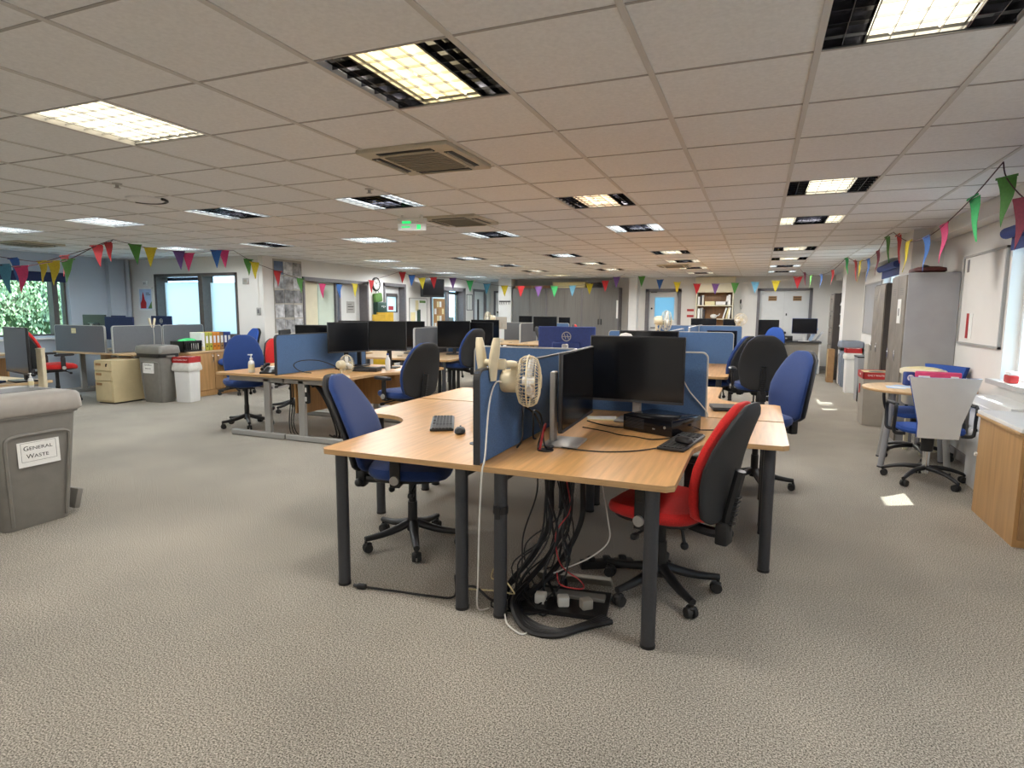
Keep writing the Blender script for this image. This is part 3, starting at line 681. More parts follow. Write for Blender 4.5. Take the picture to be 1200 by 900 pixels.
# collage of laminated photos on left wall
X = wall_frame((XL+.002, 8.60, 1.0), (0, 1, 0), (0, 0, 1))
t = thing('photo_collage', 'grey collage of laminated photo sheets on the left wall corner', 'wall display'); t.matrix_world = X
G().span((0,0,0),(.735,1.34,.006)).build('backing', M['beige'], t)
rg = random.Random(5)
for a in range(3):
    for b in range(5):
        shade = rg.uniform(.14, .5)
        mm = mat('photo_sheet', (shade, shade, shade*1.03), .22, noise=(9, .6, (1,1,1))) if not (a == 0 and b == 4) else mat('photo_sheet_blue', (.05,.09,.18), .3, noise=(9,.3,(1,1,1)))
        G().box((.13+.237*a, .14+.262*b+rg.uniform(-.01,.01), .01), (.225, .235, .004), rg.uniform(-.04,.04)).build('photo_sheet', mm, t)
# clock
X = wall_frame((XL, 11.75, 2.02), (0, 1, 0), (0, 0, 1))
t = thing('wall_clock', 'round black-rimmed wall clock between the glazed doors', 'clock'); t.matrix_world = X
G().lathe([(.155,0),(.155,.03),(.13,.04),(.128,.022)], 28).build('rim', M['black'], t); G().lathe([(.13,.0),(.13,.024),(0,.025)], 28).build('dial', M['clockface'], t)
g = G()
for k in range(12): g.box((.11*math.sin(k*PI/6), .11*math.cos(k*PI/6), .026), (.008,.02,.002), -k*PI/6)
g.build('hour_marks', M['ink'], t); G().box((.02,.03,.028),(.01,.08,.002),-.6).box((-.03,.03,.029),(.007,.1,.002),.8).build('hands', M['ink'], t)
# tv on wall bracket
t = thing('television', 'black television on a wall bracket above the noticeboard', 'television', (XL+.36, 13.73, 1.80), math.radians(72))
G().rbox((0,0,.21),(.78,.06,.47),.015).build('casing', M['black'], t); G().rbox((0,-.031,.22),(.7,.006,.4),.003,1).build('screen', M['screen'], t); G().span((-.05,.03,.15),(.05,.32,.22)).span((-.03,.30,.08),(.03,.375,.3)).build('bracket', M['black'], t)
def board(label, X, w, h, fm, bm_, papers, name='noticeboard', cat='noticeboard', d=.018):
    t = thing(name, label, cat); t.matrix_world = X
    g = G(); g.span((0,0,0),(.02,h,d)).span((w-.02,0,0),(w,h,d)).span((0,0,0),(w,.02,d)).span((0,h-.02,0),(w,h,d)); g.build('frame', M[fm], t)
    G().span((.015,.015,0),(w-.015,h-.015,d*.5)).build('board', M[bm_], t)
    for (x,y,pw,ph,pm) in papers: G().span((x,y,d*.5),(x+pw,y+ph,d*.5+.003)).build('notice', M[pm], t)
    return t
board('white noticeboard with papers and green card under the television', wall_frame((XL, 13.17, .95), (0,1,0), (0,0,1)), .88, .80, 'silver', 'white', [(.05,.5,.2,.22,'paper'),(.3,.48,.14,.26,'papery'),(.5,.68,.3,.06,'green'),(.06,.22,.22,.22,'papery'),(.37,.15,.17,.36,'dgreen'),(.6,.3,.2,.3,'paper')])
board('cork noticeboard crowded with papers in front of the far-left glazing', wall_frame((XL+.05, 14.30, .9), (0,1,0), (0,0,1)), .62, .86, 'oak', 'cork', [(.05+.14*a, .06+.19*b, .11, .15, ('paper','papery','cork','kraft')[(a*3+b*2) % 4]) for a in range(4) for b in range(4)])
# papers beside door, poster, thermostat, socket
board('pair of white notices on the wall beside the far-left doors', wall_frame((XL, 16.40, 1.45), (0,1,0), (0,0,1)), .40, .48, 'frameg', 'glass', [(.03,.03,.14,.42,'paper'),(.22,.03,.14,.42,'paper')])
X = wall_frame((-11.24, Y1, 1.40), (1,0,0), (0,0,1))
t = thing('framed_poster', 'white-framed poster of a person in red top beside frosted window', 'poster'); t.matrix_world = X
g = G(); w, h = .40, .44
g.span((0,0,0),(.03,h,.02)).span((w-.03,0,0),(w,h,.02)).span((0,0,0),(w,.03,.02)).span((0,h-.03,0),(w,h,.02)); g.build('frame', M['white'], t)
G().span((.02,.02,0),(w-.02,h-.02,.008)).build('print', M['lilac'], t)
g = G(); g.prism([(.05,.04),(.2,.04),(.21,.15),(.17,.21),(.15,.3),(.13,.36),(.11,.3),(.09,.2),(.05,.14)], .008, .0095); g.build('figure', M['flag_red'], t)
G().prism([(.25,.04),(.37,.04),(.37,.2)], .008, .0095).build('wedge', M['green'], t); G().span((.21,.3,.008),(.33,.31,.0095)).span((.21,.33,.008),(.3,.34,.0095)).build('lettering', M['ink'], t)
t = thing('thermostat', 'small pale thermostat above the framed poster', 'thermostat'); t.matrix_world = wall_frame((-11.03, Y1, 1.92), (1,0,0), (0,0,1))
G().rbox((0,0,.012),(.11,.09,.024),.006).build('case', M['white'], t); G().span((-.03,-.02,.024),(.0,.02,.026)).span((.01,-.02,.024),(.03,.02,.026)).build('display', M['silver'], t)
t = thing('room_controller', 'grey room controller on the white wall right of the frosted window', 'controller'); t.matrix_world = wall_frame((-8.48, Y1, 1.93), (1,0,0), (0,0,1))
G().rbox((0,0,.012),(.13,.11,.024),.006).build('case', M['silver'], t); G().span((-.035,-.02,.024),(.035,.03,.026)).build('display', M['beige'], t)
t = thing('light_switch', 'switch plate with conduit on the wall left of the collage', 'light switch'); t.matrix_world = wall_frame((-8.21, Y1, 1.40), (1,0,0), (0,0,1))
G().rbox((0,0,.01),(.09,.13,.02),.004).build('plate', M['silver'], t); G().span((-.02,-.035,.02),(.02,.035,.025)).build('rocker', M['frameg'], t); G().span((-.012,.065,0),(.012,CZ-1.40,.014)).build('conduit', M['wall'], t)
# green first-aid things by the clock, yellow cabinet
t = thing('first_aid_box', 'dark green first aid case hanging under the clock', 'first aid box', (XL+.01, 11.80, 1.34), 0)
G().rbox((.07,0,.13),(.13,.36,.30),.02).build('case', M['dgreen'], t); G().span((.136,-.03,.17),(.138,.0,.2)).span((.136,.04,.15),(.138,.06,.2)).span((.136,.1,.17),(.138,.12,.19)).build('emblem', M['paper'], t)
t = thing('green_bag', 'light green bag hung on the wall above the first aid case', 'bag', (XL+.01, 11.74, 1.62), 0)
G().rbox((.05,0,.10),(.09,.28,.2),.03,rot=Matrix.Rotation(.12,3,'X')).build('pouch', M['green'], t); G().tube([(.05,-.06,.2),(.04,-.03,.25),(.04,.03,.25),(.05,.06,.2)], .006).build('strap', M['dgreen'], t)
t = thing('yellow_cabinet', 'tall yellow hinged board standing beside the clock wall', 'cabinet', (-7.62, 11.40, 0), math.radians(-8))
G().rbox((0,0,.72),(.05,.50,1.34),.01).build('panel', M['yellow'], t); G().rbox((.06,-.27,.70),(.05,.28,1.28),.01,rz=-.7).build('wing', M['yellow'], t); G().span((-.1,-.25,0),(.12,.25,.06)).build('foot', M['black'], t)
# flipchart/whiteboards right wall: local x along -y, z to -x
board('large off-white wall board left of the bright right window', wall_frame((XR, 7.40, 1.13), (0,-1,0), (0,0,1)), 1.15, .86, 'gframe', 'wall', [(.22,.06,.07,.24,'redp'),(.30,.06,.10,.24,'paper'),(.1,.7,.06,.12,'frameg')], 'wall_board', 'whiteboard', .025)
board('whiteboard on the right wall beyond the tan lockers', wall_frame((XR, 13.50, 1.05), (0,-1,0), (0,0,1)), 1.66, .93, 'silver', 'locker', [], 'whiteboard', 'whiteboard', .02)
t = thing('wall_hook', 'black coat hook on the bluish far wall beside the bookshelf', 'hook', (-.45, YF, 1.72)); G().span((-.02,-.01,-.05),(.02,0,.05)).tube([(0,-.01,.03),(0,-.06,.03),(.02,-.08,.06)], .008).tube([(0,-.01,-.03),(0,-.05,-.04),(0,-.06,-.01)], .007).build('hook', M['black'], t)
G().tube([(0,-.05,-.03),(.03,-.05,-.12),(.02,-.05,-.2),(-.01,-.05,-.1)], .005).build('lanyard', M['frameg'], t)
t = thing('coat_hooks', 'rail of black coat hooks on the cream pier', 'coat hooks', (-6.98, 16.7, 1.72)); G().span((-.18,-.02,-.02),(.18,0,.02)).build('rail', M['frame'], t)
for k in range(5): G().tube([(-.15+.075*k,-.02,0),(-.15+.075*k,-.06,-.01),(-.15+.075*k,-.07,-.07),(-.15+.075*k,-.04,-.08)], .007, 5).build('hook', M['frame'], t)
t = thing('sign_plates', 'two small red notices on the wall beside the bright-pane door', 'sign', (-1.72, YF, 1.40)); 
for k in range(2): G().span((-.09,-.006,-.1+.16*k),(.09,0,-.04+.16*k)).build('plate', M['redp'], t)
# ================================================================== furniture builders
def desk_outline(D, L, W, rd, R, sx, sy):
    P = [(0, 0), (D-.03, 0), (D, .03), (D, L-rd-R)]
    for k in range(1, 8):
        a = PI-PI/2*k/8; P.append((D+R+R*math.cos(a), L-rd-R+R*math.sin(a)))
    P += [(D+R, L-rd), (W-.03, L-rd), (W, L-rd+.03), (W, L), (0, L)]
    return [(x*sx, y*sy) for x, y in P]
def round_leg(x, y, z1=.70, ring=False):
    g = G().cyl((x, y, .012), (x, y, z1), .031, n=18)
    return g
def make_desk(D=.875, L=1.76, W=1.34, rd=.76, R=.3, sx=1, sy=1, style='round', top='beech', edge='beech_edge'):
    t = thing('crescent_desk', 'x', 'desk')
    O = desk_outline(D, L, W, rd, R, sx, sy)
    G().prism(O, .700, .725).build('desktop', M[top], t)
    cx = sum(p[0] for p in O)/len(O); cy = sum(p[1] for p in O)/len(O)
    g = G(); n = len(O)
    for i in range(n):                       # edge banding round the top
        a, b = Vector((*O[i], 0)), Vector((*O[(i+1) % n], 0)); d = b-a
        if d.length < 1e-5: continue
        nr = Vector((d.y, -d.x, 0)).normalized()
        if sx*sy < 0: nr = -nr
        e = nr*.0015
        g.add([a+Vector((0,0,.6995)), b+Vector((0,0,.6995)), b+e+Vector((0,0,.6995)), a+e+Vector((0,0,.6995)), a+Vector((0,0,.7255)), b+Vector((0,0,.7255)), b+e+Vector((0,0,.7255)), a+e+Vector((0,0,.7255))],
              [(0,1,2,3),(4,7,6,5),(3,2,6,7),(0,3,7,4),(1,5,6,2)])
    g.build('edge_band', M[edge], t)
    if style == 'round':
        for (x, y, r) in ((.10, .055, 1), (D-.09, .055, 0), (W-.09, L-rd+.075, 0), (W-.09, L-.07, 0), (.10, L-.07, 0)):
            lg = round_leg(x*sx, y*sy).build('leg', M['leg'], t)
            g = G().cyl((x*sx, y*sy, 0), (x*sx, y*sy, .014), .033, n=18)
            g.build('foot_cap', M['black'], lg)
            if r and sx > 0: G().cyl((x*sx, y*sy, .50), (x*sx, y*sy, .535), .035, n=18).box((x*sx, y*sy-.03*sy, .51), (.02, .02, .06)).build('cable_clip', M['black'], lg)
        g = G(); g.span((.10*sx, (L-.085)*sy, .645), ((W-.09)*sx, (L-.055)*sy, .698)); g.span((.085*sx, .06*sy, .645), (.115*sx, (L-.07)*sy, .698))
        g.build('frame_beam', M['leg'], t)
        G().cyl((.19*sx, .42*sy, .7245), (.19*sx, .42*sy, .729), .042, n=20).build('cable_port', M['black'], t)
    else:
        for (y, x1) in ((.14, D-.10), (L-.10, W-.12)):
            g = G(); g.rbox(((x1*.5+.01)*sx, y*sy, .035), (x1, .06, .06), .008, 1); g.rbox((.24*sx, y*sy, .36), (.085, .045, .62), .006, 1)
            g.rbox(((x1*.5+.01)*sx, y*sy, .665), (x1, .045, .07), .006, 1); g.build('leg', M['gframe'], t)
        G().span((.03*sx, .35*sy, .26), (.048*sx, (L-.2)*sy, .69)).span((.03*sx, (L-.3)*sy, .26), ((W-.2)*sx, (L-.282)*sy, .69)).build('modesty_panel', M['oak'], t)
    return t
DP = {}
def desk(sx, sy, loc, label, style='round', group='crescent desks', **kw):
    k = (sx, sy, style, tuple(sorted(kw.items())))
    if k not in DP: DP[k] = Proto(lambda: make_desk(sx=sx, sy=sy, style=style, **kw))
    return DP[k].put(loc, 0, label, group)
def make_screen(L, fab, edge, h=.435, r=.045):
    """upright desk screen along local +x, standing on the desk top (local z=0)"""
    t = thing('desk_screen', 'x', 'desk screen')
    out = [(0, 0), (L, 0), (L, h-r)] + [(L-r+r*math.cos(a), h-r+r*math.sin(a)) for a in [PI/2*k/5 for k in range(1, 6)]] + [(r+r*math.cos(a), h-r+r*math.sin(a)) for a in [PI/2+PI/2*k/5 for k in range(6)]]
    X = Matrix(((1,0,0,0),(0,0,1,-.013),(0,1,0,0),(0,0,0,1)))
    ins = [(min(max(x, .006), L-.006), min(max(y, .004), h-.006)) for x, y in out]
    G().prism(ins, -.001, .027, X).build('fabric_panel', M[fab], t)
    g = G(); n = len(out)
    rim = out[1:]+out[:1]
    for i in range(len(rim)-1):
        a, b = Vector((rim[i][0], 0, rim[i][1])), Vector((rim[i+1][0], 0, rim[i+1][1]))
        d = (b-a)
        if d.length < 1e-5: continue
        d.normalize(); nn = Vector((-d.z, 0, d.x))
        q = [a, b, b+nn*.009, a+nn*.009]
        g.add([v+Vector((0,-.0155,0)) for v in q]+[v+Vector((0,.0155,0)) for v in q], [(0,1,2,3),(7,6,5,4),(0,4,5,1),(1,5,6,2),(2,6,7,3),(3,7,4,0)])
    g.build('edge_trim', M[edge], t)
    return t
SP = {}
def screen(L, fab, edge, loc, rz, label, group='desk screens', h=.435):
    k = (round(L, 3), fab, edge, h)
    if k not in SP: SP[k] = Proto(lambda: make_screen(L, fab, edge, h))
    return SP[k].put((loc[0], loc[1], .7265), rz, label, group)
def make_monitor(w, h, zb, col='silver', back='black', logo=False, so=(0, .055)):
    """stands on local z=0, picture side faces -y"""
    t = thing('monitor', 'x', 'monitor')
    G().rbox((0, 0, zb+h/2), (w, .022, h), .005, 1).rbox((0, .018, zb+h*.38), (w*.5, .03, h*.45), .012, 1).build('casing', M[back], t)
    G().span((-w/2+.008, -.0125, zb+.018), (w/2-.008, -.0105, zb+h-.008)).build('screen', M['screen'], t)
    G().span((-w/2+.004, -.0128, zb+.001), (w/2-.004, -.0105, zb+.015)).build('chin', M['leg'], t)
    G().rbox((so[0], so[1], (zb+h*.72)/2 if so[0] else (zb+h*.55)/2), (.055, .03, zb+h*(.72 if so[0] else .55)), .006, 1).build('stand', M[col], t)
    G().rbox((so[0], .03, .007), (.24, .19, .014), .006, 2).build('base', M[col], t)
    if logo:
        g = G(); X = Matrix.Translation((0, .0125, zb+h*.74)) @ Matrix.Rotation(-PI/2, 4, 'X')
        g.ring((0,0,0), .038, .0045, 24, 6, X); g.box((0,0,0), (.07,.006,.004), 0, X); g.box((-.012,0,0), (.006,.045,.004), .3, X); g.box((.012,0,0), (.006,.045,.004), .3, X)
        g.build('emblem', M['silver'], t)
    return t
MP = {}
def monitor(loc, rz, label, w=.54, h=.33, zb=.16, col='black', back='black', logo=False, group='monitors', so=(0, .055)):
    k = (w, h, zb, col, back, logo, so)
    if k not in MP: MP[k] = Proto(lambda: make_monitor(*k))
    z = loc[2] if len(loc) > 2 else .7265
    return MP[k].put((loc[0], loc[1], z), math.radians(rz), label, group)
def sup(w, d, e=2.6, n=24, cx=0, cy=0, z=0):
    o = []
    for k in range(n):
        a = 2*PI*k/n; c, s = math.cos(a), math.sin(a)
        o.append((cx+w*math.copysign(abs(c)**(2/e), c), cy+d*math.copysign(abs(s)**(2/e), s), z))
    return o
def back_w(t): 
    return .19+.05*math.sin(PI*min(1, t*1.05))**.8 - .055*max(0, t-.55)/.45
def make_task_chair(fab, arms=True, sh=0.0, backcol=None, hb=.57, rec=.12):
    t = thing('office_chair', 'x', 'chair')
    for k in range(5):
        a = 2*PI*k/5+.35; c, s = math.cos(a), math.sin(a)
        R = Matrix.Rotation(a, 4, 'Z')
        rings = []
        for f in range(6):
            u = f/5; x = .03+.27*u; z = .135-.05*u-.012*math.sin(PI*u); hw = .030-.012*u; hh = .026-.010*u
            rings.append([(x, hw*math.cos(b), z+hh*math.sin(b)) for b in [2*PI*q/10 for q in range(10)]])
        lg = G().loft(rings, R).build('base_leg', M['black'], t)
        g = G(); g.cyl((.295,0,.075),(.295,0,.03),.009,X=R,n=8)
        for sy in (-1, 1): g.cyl((.285,.006*sy,.03),(.285,.026*sy,.03),.0295,.025,n=16,X=R)
        g.rbox((.285,0,.052),(.05,.03,.02),.008,1,X=R); g.build('caster', M['rubber'], lg)
    G().cyl((0,0,.09),(0,0,.155),.036,n=16).cyl((0,0,.15),(0,0,.27),.029,n=16).cyl((0,0,.27),(0,0,.41+sh),.0235,n=14).build('gas_column', M['black'], t)
    z = sh
    g = G().rbox((0,-.03,.425+z),(.17,.26,.05),.012).cyl((-.05,-.02,.425+z),(-.27,.0,.40+z),.007).cyl((.05,.05,.425+z),(.26,.07,.395+z),.007).rbox((-.28,.0,.395+z),(.05,.03,.03),.01).rbox((.27,.07,.39+z),(.05,.03,.03),.01)
    g.cyl((-.06,-.13,.42+z),(-.06,-.15,.33+z),.008).ball((-.06,-.15,.32+z),.02).build('mechanism', M['black'], t)
    rings = [sup(.205,.195,3,z=.445+z), sup(.225,.215,3,z=.452+z), sup(.245,.235,3,z=.470+z), sup(.252,.24,3,z=.495+z), sup(.243,.232,3,z=.518+z), sup(.20,.19,2.8,z=.533+z), sup(.08,.08,2.4,z=.536+z)]
    def wf(P): return [(x, y, zz-.035*max(0, (y-.12)/.12)**2) for x, y, zz in P]
    G().loft([wf(r) for r in rings]).build('seat', M[fab], t)
    G().loft([sup(.17,.16,3,z=.432+z), sup(.225,.21,3,z=.440+z), sup(.232,.218,3,z=.462+z)]).build('seat_pan', M['black'], t)
    # back: local frame tilted
    def ring(tt, th, yo, sc=1.0, n=24):
        hgt = .468+z+hb*tt; w = back_w(tt)*sc; lean = -.265-rec*tt+.040*math.sin(PI*min(1, tt*1.1))
        o = []
        for k in range(n):
            a = 2*PI*k/n; c, s = math.cos(a), math.sin(a)
            x = w*math.copysign(abs(c)**(.62), c); y = th*math.copysign(abs(s)**(.62), s)
            o.append((x, lean+yo+y+.10*x*x/.05*.12, hgt))
        return o
    def pad(th, yo, k, sc0=1.0):
        R_ = []
        for f in (0, .012, .04, .09, .2, .35, .5, .65, .78, .88, .94, .975, .993, 1.0):
            e = min(f, 1-f); ends = min(1.0, (e/.10)**.5) if e < .10 else 1.0
            R_.append(ring(f, th*(.35+.65*ends), yo, sc0*(.40+.60*ends)))
        return G().loft(R_)
    pad(.030, .012, 0, .985).build('backrest', M[fab], t)
    pad(.020, -.032, 0, 1.0).build('back_shell', M[backcol or 'shell'], t)
    g = G(); g.tube([(0,-.10,.42+z),(0,-.24,.40+z),(0,-.315,.42+z),(0,-.335,.52+z),(0,-.345-rec*.28,.72+z)], .026, 8).rbox((0,-.315,.41+z),(.085,.06,.11),.012).ball((.06,-.315,.39+z),.026)
    for k in range(7): g.box((0,-.352-k*.004,.46+z+k*.022),(.05,.014,.007))
    g.build('back_bar', M['black'], t)
    if arms:
        for s in (-1, 1):
            g = G(); g.rbox((.20*s,-.02,.435+z),(.14,.05,.014),.004,1).rbox((.272*s,-.02,.53+z),(.018,.06,.20),.006).rbox((.272*s,-.02,.61+z),(.024,.045,.09),.006)
            ar = g.build('arm_post', M['black'], t)
            G().cyl((.268*s,-.02,.475+z),(.296*s,-.02,.475+z),.026,n=18).build('height_knob', M['silver'], ar)
            G().loft([sup(.030,.115,3,z=.650+z,cx=.272*s,cy=.0), sup(.042,.128,3,z=.656+z,cx=.272*s), sup(.042,.128,3,z=.672+z,cx=.272*s), sup(.030,.115,3,z=.682+z,cx=.272*s)]).build('arm_pad', M['black'], t)
    return t
CP = {}
def chair(loc, fx, fy, label, fab='blue', arms=True, sh=0.0, back=None, hb=.57, group='office chairs', rec=.12):
    k = (fab, arms, sh, back, hb, rec)
    if k not in CP: CP[k] = Proto(lambda: make_task_chair(*k))
    return CP[k].put((loc[0], loc[1], 0), face(fx, fy), label, group)
def make_meeting_chair(shell, seat):
    t = thing('meeting_chair', 'x', 'chair')
    for k in range(5):
        R = Matrix.Rotation(2*PI*k/5+.2, 4, 'Z')
        rings = []
        for f in range(6):
            u = f/5; x = .03+.29*u; z = .125-.055*u+.02*math.sin(PI*u); hw = .026-.010*u; hh = .022-.008*u
            rings.append([(x, hw*math.cos(b), z+hh*math.sin(b)) for b in [2*PI*q/10 for q in range(10)]])
        lg = G().loft(rings, R).build('base_leg', M['black'], t)
        g = G(); g.cyl((.31,0,.07),(.31,0,.03),.009,X=R,n=8)
        for sy in (-1, 1): g.cyl((.30,.006*sy,.03),(.30,.026*sy,.03),.0295,.025,n=16,X=R)
        g.build('caster', M['rubber'], lg)
    G().cyl((0,0,.08),(0,0,.27),.028,n=18).build('gas_column', M['chrome'], t)
    G().cyl((0,0,.27),(0,0,.42),.045,.05,n=18).rbox((0,0,.425),(.22,.22,.03),.01).build('mechanism', M['black'], t)
    G().cyl((.06,.02,.42),(.22,.06,.37),.008).build('lever', M['chrome'], t)
    def wf(P): return [(x, y, zz-.03*max(0, (y-.1)/.12)**2) for x, y, zz in P]
    G().loft([wf(r) for r in (sup(.20,.19,3.4,z=.438), sup(.232,.215,3.4,z=.446), sup(.24,.222,3.4,z=.465), sup(.232,.215,3.2,z=.485), sup(.17,.16,2.8,z=.493))]).build('seat', M[seat], t)
    def back(y0, y1, g):
        rows = []
        for k in range(9):
            u = k/8; z = .42+.50*u; w = (.145+.02*u if u < .25 else .15+.095*((u-.25)/.75)); yy = -.235-.075*u
            rows.append((w, yy, z))
        n = 12; vs = []; fs = []
        for side in (y0, y1):
            for w, yy, z in rows:
                for q in range(n+1):
                    x = -w+2*w*q/n; vs.append((x, yy+side+.35*x*x, z))
        m_ = len(rows)*(n+1)
        for i in range(len(rows)-1):
            for q in range(n):
                a, b, c, d = i*(n+1)+q, i*(n+1)+q+1, (i+1)*(n+1)+q+1, (i+1)*(n+1)+q
                fs += [(a, b, c, d), (m_+d, m_+c, m_+b, m_+a)]
            for q in (0, n):
                a, d = i*(n+1)+q, (i+1)*(n+1)+q; fs.append((a, d, m_+d, m_+a) if q == 0 else (d, a, m_+a, m_+d))
        for q in range(n):
            a, b = q, q+1; fs.append((b, a, m_+a, m_+b)); l = (len(rows)-1)*(n+1); fs.append((l+q, l+q+1, m_+l+q+1, m_+l+q))
        return g.add(vs, fs, None, True)
    back(-.012, 0, G()).build('back_shell', M[shell], t)
    g = back(.004, .03, G()); g.build('back_pad', M[seat], t)
    for s in (-1, 1):
        G().tube([(.20*s,-.12,.43),(.28*s,-.12,.44),(.285*s,-.13,.56),(.285*s,-.14,.665),(.285*s,-.05,.675),(.285*s,.10,.665),(.285*s,.14,.62),(.285*s,.13,.52),(.28*s,.10,.44),(.20*s,.08,.43)], .015, 8).rbox((.285*s,-.02,.676),(.045,.24,.02),.008).build('arm_loop', M['black'], t)
    return t
def make_keyboard():
    t = thing('keyboard', 'x', 'keyboard')
    G().rbox((0,0,.008),(.44,.14,.015),.005).build('case', M['black'], t)
    g = G()
    for r in range(6):
        n = 15 if r != 5 else 8
        x = -.21
        for k in range(n):
            w = .019 if r != 5 else (.019, .019, .019, .125, .019, .019, .019, .019)[k]
            if r < 5 or k < 8: g.box((x+w/2, .05-.02*r, .017), (w*.86, .0165, .006))
            x += w*1.06
        for k in range(6): g.box((.095+.019*k+.022, .05-.02*r, .017), (.0165,.0165,.006))
    g.build('keys', M['shell'], t)
    return t
KB = Proto(make_keyboard)
def keyboard(loc, deg, label): return KB.put((loc[0], loc[1], .7265), math.radians(deg), label, 'keyboards')
def make_mouse():
    t = thing('computer_mouse', 'x', 'mouse')
    G().loft([sup(.026,.045,2.6,z=.001), sup(.031,.052,2.6,z=.008), sup(.029,.049,2.5,z=.022), sup(.021,.038,2.3,z=.031), sup(.012,.022,2,z=.0345)]).build('shell', M['black'], t)
    G().cyl((-.004,.03,.03),(.004,.03,.03),.009,n=12).build('scroll_wheel', M['leg'], t)
    return t
MS = Proto(make_mouse)
def mouse(loc, deg, label): return MS.put((loc[0], loc[1], loc[2] if len(loc) > 2 else .7265), math.radians(deg), label, 'computer mice')
def make_fan(dense=40, full=True):
    """desk fan head: axis along +x, centre of the guard at the origin"""
    t = thing('clip_fan', 'x', 'fan')
    R = .125; X = Matrix.Rotation(PI/2, 4, 'Y')
    g = G(); g.ring((0,0,0), R, .0045, 36, 6, X)
    for k in range(dense):
        a = 2*PI*k/dense; c, s = math.cos(a), math.sin(a)
        for sg in (-1, 1):
            P = []
            for (r_, x_) in ((R,0),(R*.97,.022),(R*.86,.042),(R*.55,.055),(.03,.06)): P.append((x_*sg, r_*c, r_*s))
            g.tube(P, .0013, 4, False)
    for sg in (-1, 1): g.ring((0,0,.04*sg), R*.87, .0016, 30, 4, X); g.ring((0,0,.054*sg), R*.56, .0016, 24, 4, X)
    g.cyl((.056,0,0),(.063,0,0),.034,n=20); g.build('guard', M['ivory'], t)
    g = G(); g.cyl((-.03,0,0),(.03,0,0),.022,n=14)
    for k in range(3):
        Q = Matrix.Rotation(2*PI*k/3, 4, 'X')
        g.loft([[(x*.5+.014*math.sin(b), w*math.cos(b)+.02*u, .02+.085*u) for b in [2*PI*q/8 for q in range(8)]] for u, w, x in ((0,.016,0),(.4,.036,.01),(.8,.042,.02),(1,.028,.025))], Q)
    g.build('blades', M['white'], t)
    G().lathe([(.052,.055),(.058,.065),(.056,.12),(.046,.145),(.02,.15)], 20, Matrix.Rotation(-PI/2, 4, 'Y')).build('motor_housing', M['ivory'], t)
    return t
def desk_fan(label, loc, rz, base=True, group='ivory desk fans', tilt=0):
    t = FANP.put(loc, rz, label, group); return t
FANP = None
def make_desk_fan():
    t = make_fan(28)
    g = G().tube([(-.09,0,-.03),(-.10,0,-.09),(-.06,0,-.145)], .014, 8); g.build('neck', M['ivory'], t)
    G().lathe([(.085,-.172),(.08,-.158),(.03,-.145),(.015,-.14)], 22, Matrix.Translation((-.06,0,0))).build('base', M['ivory'], t)
    return t
def make_clip_fan():
    t = make_fan(24)
    G().tube([(-.10,0,-.02),(-.12,0,-.07),(-.10,0,-.115)], .012, 8).build('neck', M['ivory'], t)
    for s in (-1, 1):
        G().rbox((-.10+.022*s,0,-.10),(.012,.05,.13),.005,rot=Matrix.Rotation(.12*s,3,'Y')).build('clamp_jaw', M['ivory'], t)
    return t
FANP = Proto(make_desk_fan); CLIPP = Proto(make_clip_fan)
def make_waste_bin(w, d, h, body, lid, liner=True, ribs=True):
    """slim waste bin: wide front faces +x, w along y"""
    t = thing('waste_bin', 'x', 'bin')
    def rr(sw, sd, z): return [(x, y, z) for x, y in rrect(sd, sw, .045, 4)]
    k = .80; hb = h-.15
    G().loft([rr(w*k*.97, d*k*.97, 0), rr(w*k, d*k, .02), rr(w, d, hb), rr(w+.03, d+.03, hb+.005), rr(w+.03, d+.03, hb+.025), rr(w-.02, d-.02, hb+.02)]).build('body', M[body], t)
    for sgn in (1, -1):           # raised border of the recessed panel, front and back
        def P(v, z, o=0): return ((d*(k+(1-k)*z/hb)/2+.004)*sgn, v*(k+(1-k)*z/hb), z)
        G().tube([P(-w*.40, .03), P(-w*.40, hb*.5), P(-w*.40, hb-.17), P(-w*.37, hb-.125), P(-w*.25, hb-.11), P(0, hb-.11), P(w*.25, hb-.11), P(w*.37, hb-.125), P(w*.40, hb-.17), P(w*.40, hb*.5), P(w*.40, .03)], .012, 6).build('panel_rib', M[body], t)
    if liner: G().loft([rr(w+.034, d+.034, hb-.035), rr(w+.045, d+.045, hb-.01), rr(w+.04, d+.04, hb+.028)]).build('bin_liner', M['bag'], t)
    g = G().loft([rr(w+.05, d+.05, hb+.02), rr(w+.07, d+.07, hb+.035), rr(w+.055, d+.055, h-.03), rr(w+.03, d+.03, h-.012), rr(w-.06, d-.06, h)])
    g.build('lid', M[lid], t)
    G().span((-d*.22, -w*.40, h-.0015), (d*.22, w*.40, h+.002)).build('lid_opening', M['housing'], t)
    for s in (-1, 1): G().rbox((0, s*(w/2+.022), hb-.02), (d*.5, .03, .03), .008).build('grip', M[body], t)
    return t
